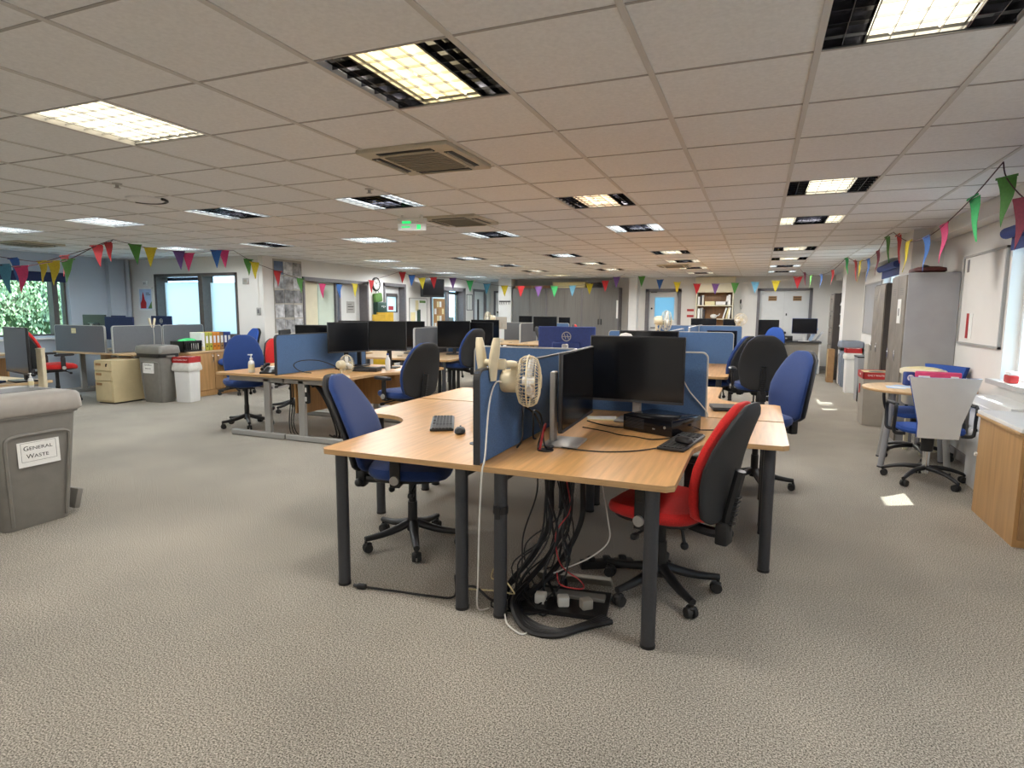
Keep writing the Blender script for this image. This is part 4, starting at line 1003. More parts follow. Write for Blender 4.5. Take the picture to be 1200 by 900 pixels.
def make_carton_bin(w, d, h, body, rim, rimh=.10, txt='PAPER ONLY', bag=False):
    """cardboard recycling bin, wide front faces +x"""
    t = thing('recycling_bin', 'x', 'bin')
    G().loft([[(x, y, 0) for x, y in rrect(d*.9, w*.9, .01, 2)], [(x, y, h-rimh) for x, y in rrect(d, w, .01, 2)]], None, False).build('body', M[body], t)
    g = G(); D, W_ = d+.02, w+.02
    g.span((-D/2,-W_/2,h-rimh),(-D/2+.012,W_/2,h)).span((D/2-.012,-W_/2,h-rimh),(D/2,W_/2,h)).span((-D/2,-W_/2,h-rimh),(D/2,-W_/2+.012,h)).span((-D/2,W_/2-.012,h-rimh),(D/2,W_/2,h))
    rm = g.build('rim', M[rim], t)
    G().span((-D/2+.01,-W_/2+.01,h-.012),(D/2-.01,W_/2-.01,h-.006)).build('lid', M['papery'] if not bag else M['wbag'], t)
    G().prism([(.3*d*math.cos(a), .28*w*math.sin(a)) for a in [2*PI*k/16 for k in range(16)]], h-.006, h-.004).build('slot', M['housing'], t)
    return t, rm
# ================================================================== desk pods
SX, SY0, DL = -1.155, 2.43, 1.775
POD = [(SX, 2.43, 'nearest central pod'), (SX, 6.95, 'second central pod'), (SX, 11.45, 'farthest central pod')]
for n, (x, y, nm) in enumerate(POD):
    desk(-1, 1, (x, y, 0), ('large beech crescent desk at front left with keyboard and mouse' if n == 0 else 'beech crescent desk, near left quarter of the %s' % nm))
    desk(1, 1, (x, y, 0), ('large beech crescent desk at front right with computer box and cables under it' if n == 0 else 'beech crescent desk, near right quarter of the %s' % nm))
    desk(-1, -1, (x, y+2*DL, 0), 'beech crescent desk, far left quarter of the %s' % nm)
    desk(1, -1, (x, y+2*DL, 0), 'beech crescent desk, far right quarter of the %s' % nm)
    e = PI/2; f = 'bluescr'
    screen(DL-.02, f, 'scredge' if n == 0 else 'scredgel', (x, y+.005), e, 'blue fabric screen with dark rounded end carrying the clip-on fan' if n == 0 else 'blue spine screen, near half of the %s' % nm)
    screen(DL-.02, f, 'scredgel', (x, y+DL+.015), e, 'blue spine screen, far half of the %s' % nm)
    screen(.835, f, 'scredgel', (x-.85, y+DL), 0, 'blue cross screen on the left side of the %s' % nm)
    screen(.845, f, 'scredgel', (x+.02, y+DL), 0, 'blue cross screen behind the black monitor and computer box' if n == 0 else 'blue cross screen on the right side of the %s' % nm)
# left pod on silver cantilever frames
KW = dict(L=1.62, W=1.17, D=.87, rd=.74, R=.25)
desk(-1, 1, (-4.77, 5.03, 0), 'crescent desk on silver cantilever legs with sanitizer bottle and phone', 'cframe', 'silver-framed crescent desks', **KW)
desk(1, 1, (-4.77, 5.03, 0), 'crescent desk on silver cantilever legs with ivory fan and triple monitors', 'cframe', 'silver-framed crescent desks', **KW)
screen(1.60, 'bluescr', 'scredge', (-4.77, 5.05), PI/2, 'blue desk screen in the middle of the silver-framed left pod')
# third pod, pale tops with grey screens
KP = dict(L=1.6, W=1.25, D=.87, rd=.72, R=.27, top='beech_pale')
for x, y, nm in ((-4.95, 7.65, 'pale pod behind the silver-framed pod'), (-4.95, 12.2, 'pale pod by the grey cupboards')):
    for sx in (-1, 1):
        for sy in (1, -1):
            desk(sx, sy, (x, y+(3.2 if sy < 0 else 0), 0), 'pale crescent desk, %s %s of %s' % ('near' if sy > 0 else 'far', 'left' if sx < 0 else 'right', nm), 'round', 'pale crescent desks', **KP)
    screen(1.05, 'greyscr', 'scredgel', (x, y+.53), PI/2, 'grey spine screen, near half of the %s' % nm)
    screen(1.58, 'bluescr', 'scredgel', (x, y+1.61), PI/2, 'blue spine screen, far half of the %s' % nm)
    screen(.80, 'bluescr', 'scredgel', (x+.03, y+1.6), 0, 'blue cross screen, right side of the %s' % nm)
    screen(.80, 'greyscr', 'scredgel', (x-.83, y+1.6), 0, 'grey cross screen, left side of the %s' % nm)
# straight desks of the left bay
def straight_desk(x0, x1, y0, y1, label, top='beech_pale', panel='beige'):
    t = thing('straight_desk', label, 'desk', ((x0+x1)/2, (y0+y1)/2, 0)); w, d = x1-x0, y1-y0
    G().rbox((0,0,.7125), (w,d,.025), .004, 1).build('desktop', M[top], t)
    for s in (-1, 1):
        g = G().rbox((s*(w/2-.06),0,.03), (.05,d-.06,.05), .006, 1).rbox((s*(w/2-.06),0,.36), (.045,.09,.64), .006, 1).rbox((s*(w/2-.06),0,.68), (.045,d-.1,.04), .005, 1); g.build('leg', M['gframe'], t)
    G().span((-w/2+.07, d/2-.12, .25), (w/2-.07, d/2-.10, .68)).build('modesty_panel', M['oak'], t)
    return t
straight_desk(-10.85, -9.43, 6.47, 7.33, 'straight desk in front of the left bay behind the red chair')
straight_desk(-9.41, -8.93, 6.47, 8.19, 'narrow straight desk beside the wooden binder cabinet')
straight_desk(-10.85, -9.43, 7.35, 8.19, 'straight desk at the back of the left bay')
straight_desk(-11.45, -10.75, 4.3, 5.9, 'straight desk under the left bay window')
straight_desk(-8.2, -6.40, 3.20, 3.80, 'straight desk at the left edge behind the general waste bin')
screen(1.22, 'greyscr', 'scredgel', (-10.82, 6.52), 0, 'grey desk screen with a small yellow note behind the red chair')
screen(.86, 'greyscr', 'scredgel', (-9.42, 6.50), PI/2, 'grey desk screen behind the far grey waste bin')
screen(.82, 'greyscr', 'scredgel', (-9.42, 7.38), PI/2, 'grey desk screen behind the black crate and binders')
t = thing('sticky_note', 'small yellow note stuck on the grey screen behind red chair', 'note', (-10.33, 6.503, 1.07)); G().span((-.055,-.002,-.04),(.055,0,.04)).build('sheet', M['papery'], t)
for k in range(3): G().span((-.04,-.003,-.025+.02*k),(.04,-.0019,-.02+.02*k)).build('writing', M['silver'], t)
# ================================================================== chairs
chair((-1.90, 3.10), .965, .26, 'blue office chair pushed under the front left desk', 'blue', rec=.21, group='blue office chairs')
chair((-.40, 3.03), -.95, .31, 'bright red office chair at the front right desk', 'red', sh=-.02, group='red office chairs')
chair((.03, 5.26), -.86, -.51, 'blue office chair at the right end of the central desks, turned left', 'blue', False, .08, 'leg', group='blue office chairs')
chair((.04, 6.98), -.10, 1, 'tall office chair seen from its black back in the right aisle', 'blue', True, .16, group='blue office chairs')
chair((-.45, 7.62), -.9, .35, 'blue office chair half hidden behind the black-backed one', 'blue', False, .12, group='blue office chairs')
chair((-5.77, 5.60), .74, -.67, 'blue office chair at the sanitizer end of the left pod', 'blue', False, .07, group='blue office chairs')
chair((-6.10, 6.75), .95, -.3, 'red office chair mostly hidden behind the left pod monitors', 'red', sh=-.02, group='red office chairs')
chair((-3.50, 5.56), -.94, .34, 'blue office chair with armrests and dark back at the right of left pod', 'blue', True, .06, group='blue office chairs')
chair((-4.20, 8.22), -.95, .3, 'dark-backed office chair at the pale pod behind the left pod', 'blue', False, .13, group='blue office chairs')
chair((-9.75, 5.85), .15, .99, 'red office chair with black back by the left bay desks', 'red', True, .08, group='red office chairs')
chair((-1.86, 6.42), .97, .24, 'blue office chair seen edge-on left of the emblem monitor', 'blueb', False, .22, group='blue office chairs')
chair((-2.45, 9.85), .96, .28, 'red office chair seen edge-on beside the emblem monitor, far off', 'red', True, .18, group='red office chairs')
chair((-9.6, 8.0-.35), .3, -1, 'red office chair behind the far clip on the left bay screens', 'red', False, .12, group='red office chairs')
chair((-8.2, 7.75), -.35, -1, 'blue chair by the wooden cabinet under the frosted window', 'blueb', False, .07, group='blue office chairs')
chair((.30, 15.1), -.25, -1, 'blue office chair in front of the far grey desk and left monitor', 'blueb', True, .06, group='blue office chairs')
MCB = make_meeting_chair('wallblue' if False else 'white', 'blueb'); MCB.location = (1.38, 5.99, 0); MCB.rotation_euler = (0, 0, face(-.06, 1)); MCB['label'] = 'swivel meeting chair with white plastic back at the round table'; MCB['group'] = 'meeting chairs'
MC2 = make_meeting_chair('navyb', 'blueb'); MC2.location = (1.50, 6.98, 0); MC2.rotation_euler = (0, 0, face(-.9, -.5)); MC2['label'] = 'blue-backed meeting chair between the round table and the wall'; MC2['group'] = 'meeting chairs'
# ================================================================== monitors and desk things
monitor((-.70, 3.83), -2, 'large black monitor facing the viewer on the front right desk', .60, .42, .125, 'silver')
monitor((-.895, 3.17), 92, 'large monitor seen side-on with tall silver stand beside the ivory fan', .70, .40, .095, 'silver', so=(-.13, .095))
monitor((-1.52, 5.02), 184, 'monitor with pale emblem on its blue back, beyond the front left desk', .50, .33, .24, 'silver', 'navyb', True)
monitor((-.86, 5.25), 4, 'black monitor partly hidden behind the large front monitor', .50, .34, .20)
monitor((-.50, 9.75), 0, 'dark monitor behind the blue cross screen of the second central pod', .44, .36, .07, 'black', 'navy')
monitor((-1.12, 14.1), 0, 'black monitor low in front of the far bookshelf', .54, .32, .25)
monitor((-.58, 14.1), 0, 'small dark monitor beside the far clip fan', .26, .26, .30)
monitor((-4.50, 5.95), 68, 'black monitor angled left-most of the three on the left pod', .54, .36, .20)
monitor((-4.68, 6.36), 8, 'black monitor in the middle of the three on the left pod', .50, .36, .21)
monitor((-4.17, 6.28), 14, 'black monitor right-most of the three on the left pod', .48, .36, .21)
monitor((-5.15, 5.62), -60, 'black monitor behind the blue screen on the left pod', .54, .34, .13)
monitor((-5.22, 6.25), 14, 'black monitor with small sticker peeping over the blue screen', .56, .34, .17)
monitor((-5.26, 8.62), 4, 'black monitor on the pale pod left of the grey screen', .48, .44, .09)
monitor((-4.55, 8.75), 16, 'black monitor just behind the grey screen of the pale pod', .54, .44, .10)
monitor((-4.20, 8.98), 12, 'black monitor right of the grey screen, behind the dark-backed chair', .46, .42, .10)
monitor((-4.45, 9.75), 6, 'black monitor on the far half of the pale pod', .52, .34, .21)
monitor((-5.60, 13.0), 184, 'grey-backed monitor before the grey cupboards', .42, .28, .29, 'silver', 'beige')
monitor((-4.45, 13.0), 0, 'black monitor before the middle grey cupboard', .56, .34, .25)
monitor((-4.58, 14.9), 0, 'small black monitor at the far end before the cupboards', .30, .24, .32)
monitor((-5.45, 14.4), 0, 'small dark monitor near the cream pier', .36, .26, .33)
monitor((-11.05, 5.55, .7265), 20, 'dark monitor under the left bay window beside the foliage', .52, .34, .20)
monitor((-10.55, 7.0), 178, 'teal-backed monitor with a hanging cable before the left bay window', .62, .34, .26, 'silver', 'leg')
monitor((-10.02, 7.05), 170, 'dark monitor beside the teal-backed one in the left bay', .46, .32, .27, 'silver', 'navy', True)
monitor((-9.82, 6.92), 182, 'wide blue-backed monitor above the grey screens in the left bay', .66, .38, .19, 'silver', 'navy')
monitor((-9.85, 7.72), 176, 'dark blue monitor with emblem under the framed poster', .56, .34, .24, 'silver', 'navy', True)
monitor((-6.53, 3.58), -14, 'big black monitor at the left edge of the picture', .66, .44, .08, 'black')
monitor((.24, 15.85, .765), 0, 'black monitor on the far grey desk before the double door', .46, .38, .12)
monitor((1.02, 15.85, .765), -6, 'blue-lit monitor on the far desk beside the filing cabinet', .54, .36, .18, 'white', 'navyb')
# front right desk
t = thing('computer', 'black small-form computer lying on the front right desk', 'computer', (-.50, 3.62, .7265), math.radians(-26))
G().rbox((0,0,.047),(.34,.30,.094),.006).build('case', M['blackg'], t)
g = G()
for k in range(9): g.span((-.15,-.1505,.02+.007*k),(-.02,-.1495,.023+.007*k))
g.build('vent', M['leg'], t); G().cyl((.12,-.15,.05),(.12,-.153,.05),.008,n=12).span((.04,-.152,.03),(.055,-.15,.036)).build('power_button', M['silver'], t)
keyboard((-.345, 3.29), 81, 'black keyboard beside the red chair with mouse lying on it')
mouse((-.325, 3.20, .7485), 60, 'black mouse resting on the keyboard near the red chair')
t = thing('paper_note', 'pale yellow paper note on the desk beside the large monitor', 'paper', (-.92, 3.86, .7265), .3); G().prism([(-.1,-.06),(.1,-.07),(.11,.06),(-.09,.07)],0,.004).build('sheet', M['papery'], t); G().prism([(-.09,-.05),(.09,-.04),(.1,.07),(-.1,.05)],.004,.006).build('sheet', M['paper'], t)
t = thing('adapter', 'black cable adapter lying on the right edge of the desk by red chair', 'adapter', (-.12, 3.72, .7265), .4); G().rbox((0,0,.014),(.07,.04,.028),.008).build('body', M['black'], t); G().tube([(-.035,0,.012),(-.15,.03,.006),(-.3,.02,.006)],.003).build('lead', M['cordb'], t)
t = thing('laptop', 'dark closed laptop on the far desk behind the red chair', 'laptop', (-.14, 4.62, .7265), .2); G().rbox((0,0,.011),(.30,.21,.018),.005).build('base', M['leg'], t); G().rbox((0,0,.0225),(.30,.21,.005),.002,1).build('lid', M['black'], t)
t = thing('desk_lamp', 'small white dome lamp peeping over the large front monitor', 'lamp', (-.93, 4.62, .7265)); G().lathe([(.07,0),(.07,.012),(.012,.02),(.01,.44)],18).build('stand', M['white'], t); G().lathe([(.075,.44),(.07,.49),(.04,.53),(.0,.54)],18).build('shade', M['paper'], t)
keyboard((-1.775, 3.26), -63, 'black keyboard lying on the front left desk')
mouse((-1.555, 3.06), 20, 'black mouse with cable on the front left desk')
keyboard((-1.66, 4.09), 10, 'black keyboard at the back of the front left desk')
# near clip-on fan
t = make_fan(40); t.location = (-1.02, 2.745, 1.085); t.rotation_euler = (0, 0, math.radians(14)); t['label'] = 'ivory clip-on fan clamped to the near end of the blue screen'; t['group'] = 'ivory desk fans'
R_ = Matrix.Rotation(-math.radians(14), 4, 'Z')
def fl(x, y, z): return R_ @ Vector((x+1.02, y-2.745, z-1.085))
for s in (-1, 1):
    g = G()
    rows = []
    for k in range(9):
        u = k/8; z = 1.10+.20*u; off = .024+.004*(1-u) + (.020*max(0, u-.3)/.7); w = .022+.012*math.sin(PI*min(1, u*.9+.1)); th = .012+.010*math.sin(PI*u*.9)
        if u > .93: w *= .7
        rows.append([fl(-1.157+s*off+th*math.cos(b), 2.565+w*math.sin(b), z) for b in [2*PI*q/12 for q in range(12)]])
    g.loft(rows); g.build('clamp_jaw', M['ivory'], t)
g = G(); g.cyl(fl(-1.18,2.565,1.185), fl(-1.13,2.565,1.185), .016, n=14).rbox(fl(-1.105,2.60,1.175),(.05,.035,.05),.008).tube([fl(-1.10,2.61,1.172), fl(-1.085,2.66,1.172), fl(-1.085,2.72,1.165)], .018, 10).rbox(fl(-1.085,2.735,1.14),(.045,.05,.05),.01); g.build('arm', M['ivory'], t)
G().tube([fl(-1.12,2.735,1.05), fl(-1.135,2.62,1.09), fl(-1.12,2.50,1.0), fl(-1.10,2.41,.78), fl(-1.105,2.385,.70), fl(-1.12,2.39,.45), fl(-1.135,2.41,.2), fl(-1.16,2.46,.03), fl(-1.13,2.52,.006)], .0042, 8).build('power_cord', M['cordw'], t)
o = FANP.put((-3.99, 5.24, .7265+.1725*.78), math.radians(75), 'ivory desk fan seen from behind on the silver-framed left pod', 'ivory desk fans'); o.scale = (.78, .78, .78)
CLIPP.put((SX+.10, 7.72, 1.165+.155), math.radians(20), 'ivory clip-on fan on the second central pod screen below the bright door pane', 'ivory desk fans')
CLIPP.put((-.33, 13.225, 1.165+.125), math.radians(-70), 'pale clip-on fan on the farthest central pod by the bookshelf', 'ivory desk fans')
CLIPP.put((-4.85, 10.75, 1.165+.125), math.radians(200), 'ivory clip-on fan before the cream pier and grey cupboards', 'ivory desk fans')
t = thing('clip', 'ivory fan clamp on the grey screen behind the far waste bin', 'clamp', (-9.42, 7.2, 1.165));
for s in (-1, 1): G().rbox((0,.035*s,.03),(.03,.035,.17),.012,rot=Matrix.Rotation(-.22*s,3,'X')).build('jaw', M['ivory'], t)
G().tube([(.02,0,-.02),(.03,.0,-.2),(.03,-.01,-.42)],.004).build('cord', M['cordw'], t)
# left pod small things
def pump_bottle(loc, label, s=1.0):
    t = thing('pump_bottle', label, 'pump bottle', loc)
    G().lathe([(.028*s,0),(.031*s,.004),(.031*s,.10*s),(.026*s,.118*s),(.013*s,.128*s),(.013*s,.14*s)],18).build('bottle', M['bottle'], t)
    G().lathe([(.0155*s,.135*s),(.0155*s,.152*s),(.006*s,.154*s),(.006*s,.178*s),(.014*s,.18*s),(.013*s,.19*s),(0,.192*s)],14).rbox((-.02*s,0,.184*s),(.045*s,.013*s,.01*s),.003).build('pump', M['white'], t)
    G().cyl((0,0,.03*s),(0,0,.085*s),.0315*s,n=18,cap=False).build('bottle_label', M['papery'], t)
pump_bottle((-5.22, 5.16, .7265), 'hand sanitizer pump bottle on the left end of the silver-framed pod', 1.08)
pump_bottle((-4.62, 2.60, .882), 'white pump bottle on the general waste bin lid', .52)
t = thing('telephone', 'black desk telephone with papers beside the blue screen of the left pod', 'telephone', (-4.98, 5.22, .7265), .4); G().add([(-.1,-.11,0),(.1,-.11,0),(.1,.11,0),(-.1,.11,0),(-.1,-.11,.02),(.1,-.11,.02),(.1,.11,.07),(-.1,.11,.07)],[(3,2,1,0),(4,5,6,7),(0,1,5,4),(1,2,6,5),(2,3,7,6),(3,0,4,7)]).build('base', M['black'], t)
G().tube([(-.075,-.1,.05),(-.08,-.06,.062),(-.08,.05,.09),(-.075,.1,.09)],.018,8).build('handset', M['black'], t); G().prism([(-.02,-.08),(.08,-.1),(.17,.09),(.02,.11)],.075,.078).build('paper', M['paper'], t)
t = thing('computer', 'black small computer under the monitors of the left pod', 'computer', (-4.18, 5.86, .7265), .25); G().rbox((0,0,.022),(.30,.17,.044),.005).build('case', M['black'], t); G().span((-.1,-.086,.012),(.05,-.0845,.03)).build('vent', M['leg'], t)
t = thing('drinks_bottle', 'small clear bottle beside the left pod computer', 'bottle', (-4.0, 6.02, .7265)); G().lathe([(.028,0),(.03,.01),(.03,.12),(.02,.15),(.012,.165),(.012,.18)],16).build('bottle', M['bottle'], t); G().cyl((0,0,.18),(0,0,.2),.014,n=14).build('cap', M['navyb'], t)
t = thing('yellow_folder', 'yellow folder standing at the corner of the left pod', 'folder', (-3.98, 6.55, .7265), .1); G().rbox((0,0,.045),(.14,.06,.09),.004).build('cover', M['yellow'], t); G().span((-.06,-.02,.085),(.06,.02,.092)).build('pages', M['paper'], t)
t = thing('paper_sheet', 'white paper sheet on the far right of the left pod', 'paper', (-3.86, 6.2, .7265), .3); G().span((-.105,-.148,0),(.105,.148,.0012)).build('sheet', M['paper'], t); G().span((-.08,.05,.0012),(.08,.06,.0016)).build('print_line', M['silver'], t); G().span((-.08,.09,.0012),(.04,.1,.0016)).build('print_line', M['silver'], t)
# ================================================================== bins
def bin_label(parent, x, y0, z, w, h, size):
    """paper label on a bin front (facing +x)"""
    X = wall_frame((x, y0, z), (0, 1, 0), (-.03, 0, 1))
    G().span((-w/2,-h/2,0),(w/2,h/2,.0012),X).build('paper_label', M['paper'], parent)
    g = G(); b = .0022*size/.05
    for a, c in (((-w*.42,-h*.33,.0012),(w*.42,-h*.33+b,.0018)),((-w*.42,h*.33-b,.0012),(w*.42,h*.33,.0018)),((-w*.42,-h*.33,.0012),(-w*.42+b,h*.33,.0018)),((w*.42-b,-h*.33,.0012),(w*.42,h*.33,.0018))): g.span(a,c,X)
    g.build('label_border', M['ink'], parent)
    T = lambda dx, dy: X @ Matrix.Translation((dx, dy, .0014))
    def caps(word, dy):
        k = size; wd = k*.70+k*.78*.66*(len(word)-1)*1.12
        text(word[0], k*1.12, M['ink'], T(-wd/2+k*.02, dy), parent, sx=1.1); text(word[1:], k*.86, M['ink'], T(k*.36, dy-k*.05), parent, sx=1.28)
    caps('GENERAL', h*.13); caps('WASTE', -h*.15)
t = make_waste_bin(.50, .58, .88, 'bin', 'binlid', False); t.location = (-4.575, 2.43, 0); t['label'] = 'large grey general waste bin at the left edge in the foreground'; t['group'] = 'grey waste bins'
bin_label(t, .278, .0, .505, .25, .185, .036)
G().rbox((.1,.285,.09),(.16,.04,.14),.01,rot=Matrix.Rotation(-.25,3,'X')).build('foot', M['bin'], t)
t = make_waste_bin(.50, .30, .88, 'bin', 'bin', True); t.location = (-8.58, 6.62, 0); t.rotation_euler = (0, 0, -PI/2); t['label'] = 'grey general waste bin with black liner beside the cream drawer unit'; t['group'] = 'grey waste bins'
bin_label(t, .146, -.03, .55, .235, .20, .034)
t = make_waste_bin(.42, .34, .90, 'binblue', 'binblue', True); t.location = (1.69, 13.40, 0); t.rotation_euler = (0, 0, PI); t['label'] = 'blue-grey waste bin in front of the far pillar on the right'; t['group'] = 'grey waste bins'
t, rm = make_carton_bin(.28, .24, .70, 'white', 'redp', .09, bag=True); t.location = (-8.19, 6.80, 0); t.rotation_euler = (0, 0, -PI/2+.15); t['label'] = 'white bin with red rim and white liner beside the wooden cabinet'; t['group'] = 'red-rimmed bins'
G().loft([[(x, y, z) for x, y in rrect(.24+a, .28+a, .03, 3)] for z, a in ((.50,.012),(.485,.045),(.505,.06),(.56,.05),(.612,.015))], cap=False).build('bin_liner', M['wbag'], t)
text('RECYCLING ONLY', .030, M['paper'], wall_frame((.1315,0,.655),(0,1,0),(0,0,1)), rm)
t, rm = make_carton_bin(.36, .42, .685, 'beige', 'redp', .085); t.location = (1.46, 8.98, 0); t.rotation_euler = (0, 0, -PI/2); t['label'] = 'beige paper bin with red lid at the start of the tan lockers'; t['group'] = 'red-rimmed bins'
text('ONLY WASTE PAPER', .030, M['paper'], wall_frame((.2215,0,.645),(0,1,0),(0,0,1)), rm)
G().span((-.02,-.195,.40),(.02,-.186,.52)).build('red_symbol', M['redp'], t); text('OFFICE', .03, M['paper'], wall_frame((0,-.1915,.645),(1,0,0),(0,0,1)), rm)
t, rm = make_carton_bin(.28, .24, .80, 'white', 'redp', .08, bag=True); t.location = (1.62, 12.45, 0); t.rotation_euler = (0, 0, PI); t['label'] = 'white bin with red rim between the mesh bin and the blue-grey bin'; t['group'] = 'red-rimmed bins'
G().loft([[(x, y, z) for x, y in rrect(.24+a, .28+a, .03, 3)] for z, a in ((.62,.012),(.61,.04),(.66,.05),(.722,.012))], cap=False).build('bin_liner', M['wbag'], t)
t = thing('mesh_bin', 'dark grey rectangular bin beside the beige tower on the right', 'bin', (1.66, 11.35, 0)); G().loft([[(x,y,0) for x,y in rrect(.22,.34,.02,3)],[(x,y,.73) for x,y in rrect(.27,.40,.02,3)],[(x,y,.73) for x,y in rrect(.25,.38,.02,3)],[(x,y,.70) for x,y in rrect(.245,.37,.02,3)]],None,False).build('body', M['locker'], t); g = G()
for z, a in ((.735,0),): g.span((-.14,-.205,z-.02),(.14,-.19,z)).span((-.14,.19,z-.02),(.14,.205,z)).span((-.14,-.205,z-.02),(-.125,.205,z)).span((.125,-.205,z-.02),(.14,.205,z))
g.span((-.115,-.175,0),(-.1,-.168,.73)); g.build('rim', M['black'], t)
# ================================================================== storage
def pedestal(loc, label):
    t = thing('drawer_pedestal', label, 'drawers', loc); w, d, h = .38, .50, .655
    G().rbox((0,0,h/2+.01),(w,d,h-.02),.006,1).build('carcass', M['creamp'], t); G().span((-w/2+.02,-d/2+.03,0),(w/2-.02,d/2-.03,.02)).build('plinth', M['black'], t)
    for k, (z0, z1) in enumerate(((.50,.64),(.35,.49),(.04,.34))):
        dr = G().rbox((0,-d/2-.006,(z0+z1)/2),(w-.02,.014,z1-z0-.008),.003,1).build('drawer', M['creamp'], t)
        g = G().span((-.14,-d/2-.020,z1-.062),(-.03,-d/2-.012,z1-.058)).span((-.14,-d/2-.020,z1-.03),(-.03,-d/2-.012,z1-.026)).span((-.14,-d/2-.020,z1-.062),(-.136,-d/2-.012,z1-.026)).span((-.034,-d/2-.020,z1-.062),(-.03,-d/2-.012,z1-.026)).span((-.136,-d/2-.0145,z1-.058),(-.034,-d/2-.0128,z1-.03)); g.build('handle', M['kraft'], dr)
    G().cyl((.10,-d/2-.012,.60),(.10,-d/2-.02,.60),.012,n=12).span((.096,-d/2-.03,.565),(.104,-d/2-.018,.6)).build('lock', M['black'], t)
    return t
pedestal((-9.10, 6.36, 0), 'cream three-drawer pedestal under the left bay desk')
t = thing('cupboard', 'low two-door wooden cupboard holding binders under the frosted window', 'cupboard', (-8.645, 7.53, 0), 0); w, d, h = .45, .98, .745   # front +x
G().span((-w/2,-d/2,0),(w/2-.02,d/2,.09)).span((-w/2,-d/2,.09),(w/2-.02,d/2,.715)).build('carcass', M['oak'], t); G().rbox((0,0,.73),(w+.01,d+.01,.03),.004,1).build('top', M['beech_pale'], t)
for s in (-1, 1):
    dr = G().rbox((w/2-.01,s*d/4,.40),(.018,d/2-.008,.61),.003,1).build('door', M['oak'], t)
    G().tube([(w/2,s*.05,.55),(w/2+.03,s*.05,.57),(w/2+.032,s*.05,.62),(w/2+.028,s*.05,.66),(w/2,s*.05,.68)],.006,6).build('handle', M['chrome'], dr)
t = thing('crate', 'black plastic crate with green bags on the wooden cupboard', 'crate', (-8.62, 7.17, .747)); g = G()
for a, b in (((-.15,-.17,0),(.15,-.155,.17)),((-.15,.155,0),(.15,.17,.17)),((-.15,-.17,0),(-.135,.17,.17)),((-.15,-.17,0),(.15,.17,.012))): g.span(a,b)
for k in range(9): g.span((.135,-.17+.041*k,0),(.15,-.157+.041*k,.17))
g.span((.13,-.17,.14),(.155,.17,.175)).span((.132,-.17,0),(.152,.17,.03)).span((.1,-.15,.02),(.12,-.02,.15)); g.build('basket', M['bag'], t); G().ball((.0,.04,.165),.11,sc=(1,1.2,.45)).ball((.02,-.09,.165),.07,sc=(1,1,.5)).build('plastic_bags', M['flag_mint'], t, 'green crumpled plastic bags'); G().span((.105,-.01,.03),(.125,.14,.13)).build('papers', M['paper'], t)
def binder(loc, m, label, w=.07, rz=0, group='binders on the wooden cupboard', h=.30):
    t = thing('binder', label, 'binder', loc, rz, group); G().rbox((0,0,h/2),(.26,w,h),.004,1).build('cover', M[m], t); G().span((.1302,-w*.32,h*.40),(.1315,w*.32,h*.80)).build('spine_label', M['paper'], t); g = G(); g.ring((.130,0,h*.22), .011, .003, 14, 6, Matrix.Rotation(0,4,'X')) if False else g.cyl((.128,0,h*.22),(.1325,0,h*.22),.012,n=14); g.build('finger_ring', M['ink'], t); return t
y = 7.395
for k, (m, lb) in enumerate((('paper','white binder next to the black crate'),('lime','lime green binder beside the white one'),('lime','lime green binder beside the orange ones'),('orange','orange binder beside the lime ones'),('orange','orange binder in the middle of the binder row'),('kraft','brown-orange binder beside the blue ones'),('navyb','blue binder second from the row end'),('navyb','blue binder at the end of the row by the blue chair'))):
    binder((-8.63, y+.0765*k, .747), m, lb, .068 if k else .07)
pump_bottle((-8.47, 7.36, .747), 'small white pump bottle in front of the white binder', .8)
# tambour cupboards
for k, nm in enumerate(('nearest the cream pier', 'in the middle', 'nearest the far white pier')):
    x0 = -6.75+1.053*k
    t = thing('tambour_cupboard', 'tall grey tambour-door cupboard, %s' % nm, 'cupboard', (x0+.525, 16.965, 0), 0, 'tall tambour cupboards'); w, d, h = 1.045, .44, 2.10
    g = G(); g.span((-w/2,-d/2,0),(-w/2+.02,d/2,h)).span((w/2-.02,-d/2,0),(w/2,d/2,h)).span((-w/2,-d/2,h-.025),(w/2,d/2,h)).span((-w/2,-d/2,0),(w/2,d/2,.06)).span((-w/2,d/2-.02,0),(w/2,d/2,h)); g.build('carcass', M['frameg'], t)
    for s in (-1, 1):
        g = G(); a, b = (-w/2+.02, -.005) if s < 0 else (.005, w/2-.02); n = 26
        for q in range(n): xx = a+(b-a)*q/n; g.span((xx,-d/2+.012,.06),(xx+(b-a)/n-.003,-d/2+.02,h-.025))
        g.span((a,-d/2+.02,.06),(b,-d/2+.024,h-.025)); o = g.build('tambour_door', M['tamb'], t); G().rbox((s*.04,-d/2+.006,1.15),(.03,.012,.16),.004,1).build('handle', M['black'], o)
    if k == 2: G().span((w/2-.06,-d/2-.004,1.25),(w/2-.012,-d/2,1.75)).build('notice', M['paper'], t)
t = thing('flat_carton', 'long flat brown carton on the grey cupboards', 'box', (-6.15, 16.93, 2.1)); G().rbox((0,0,.04),(1.1,.3,.08),.006,1).build('carton', M['kraft'], t); G().span((-.02,-.152,0),(.02,-.149,.08)).build('tape', M['papery'], t)
t = thing('storage_box', 'cream box under the ceiling light on the grey cupboards', 'box', (-5.05, 16.95, 2.1)); G().rbox((0,0,.07),(.95,.3,.14),.01).build('carton', M['papery'], t); G().rbox((0,0,.15),(.99,.34,.03),.008).build('lid', M['papery'], t)
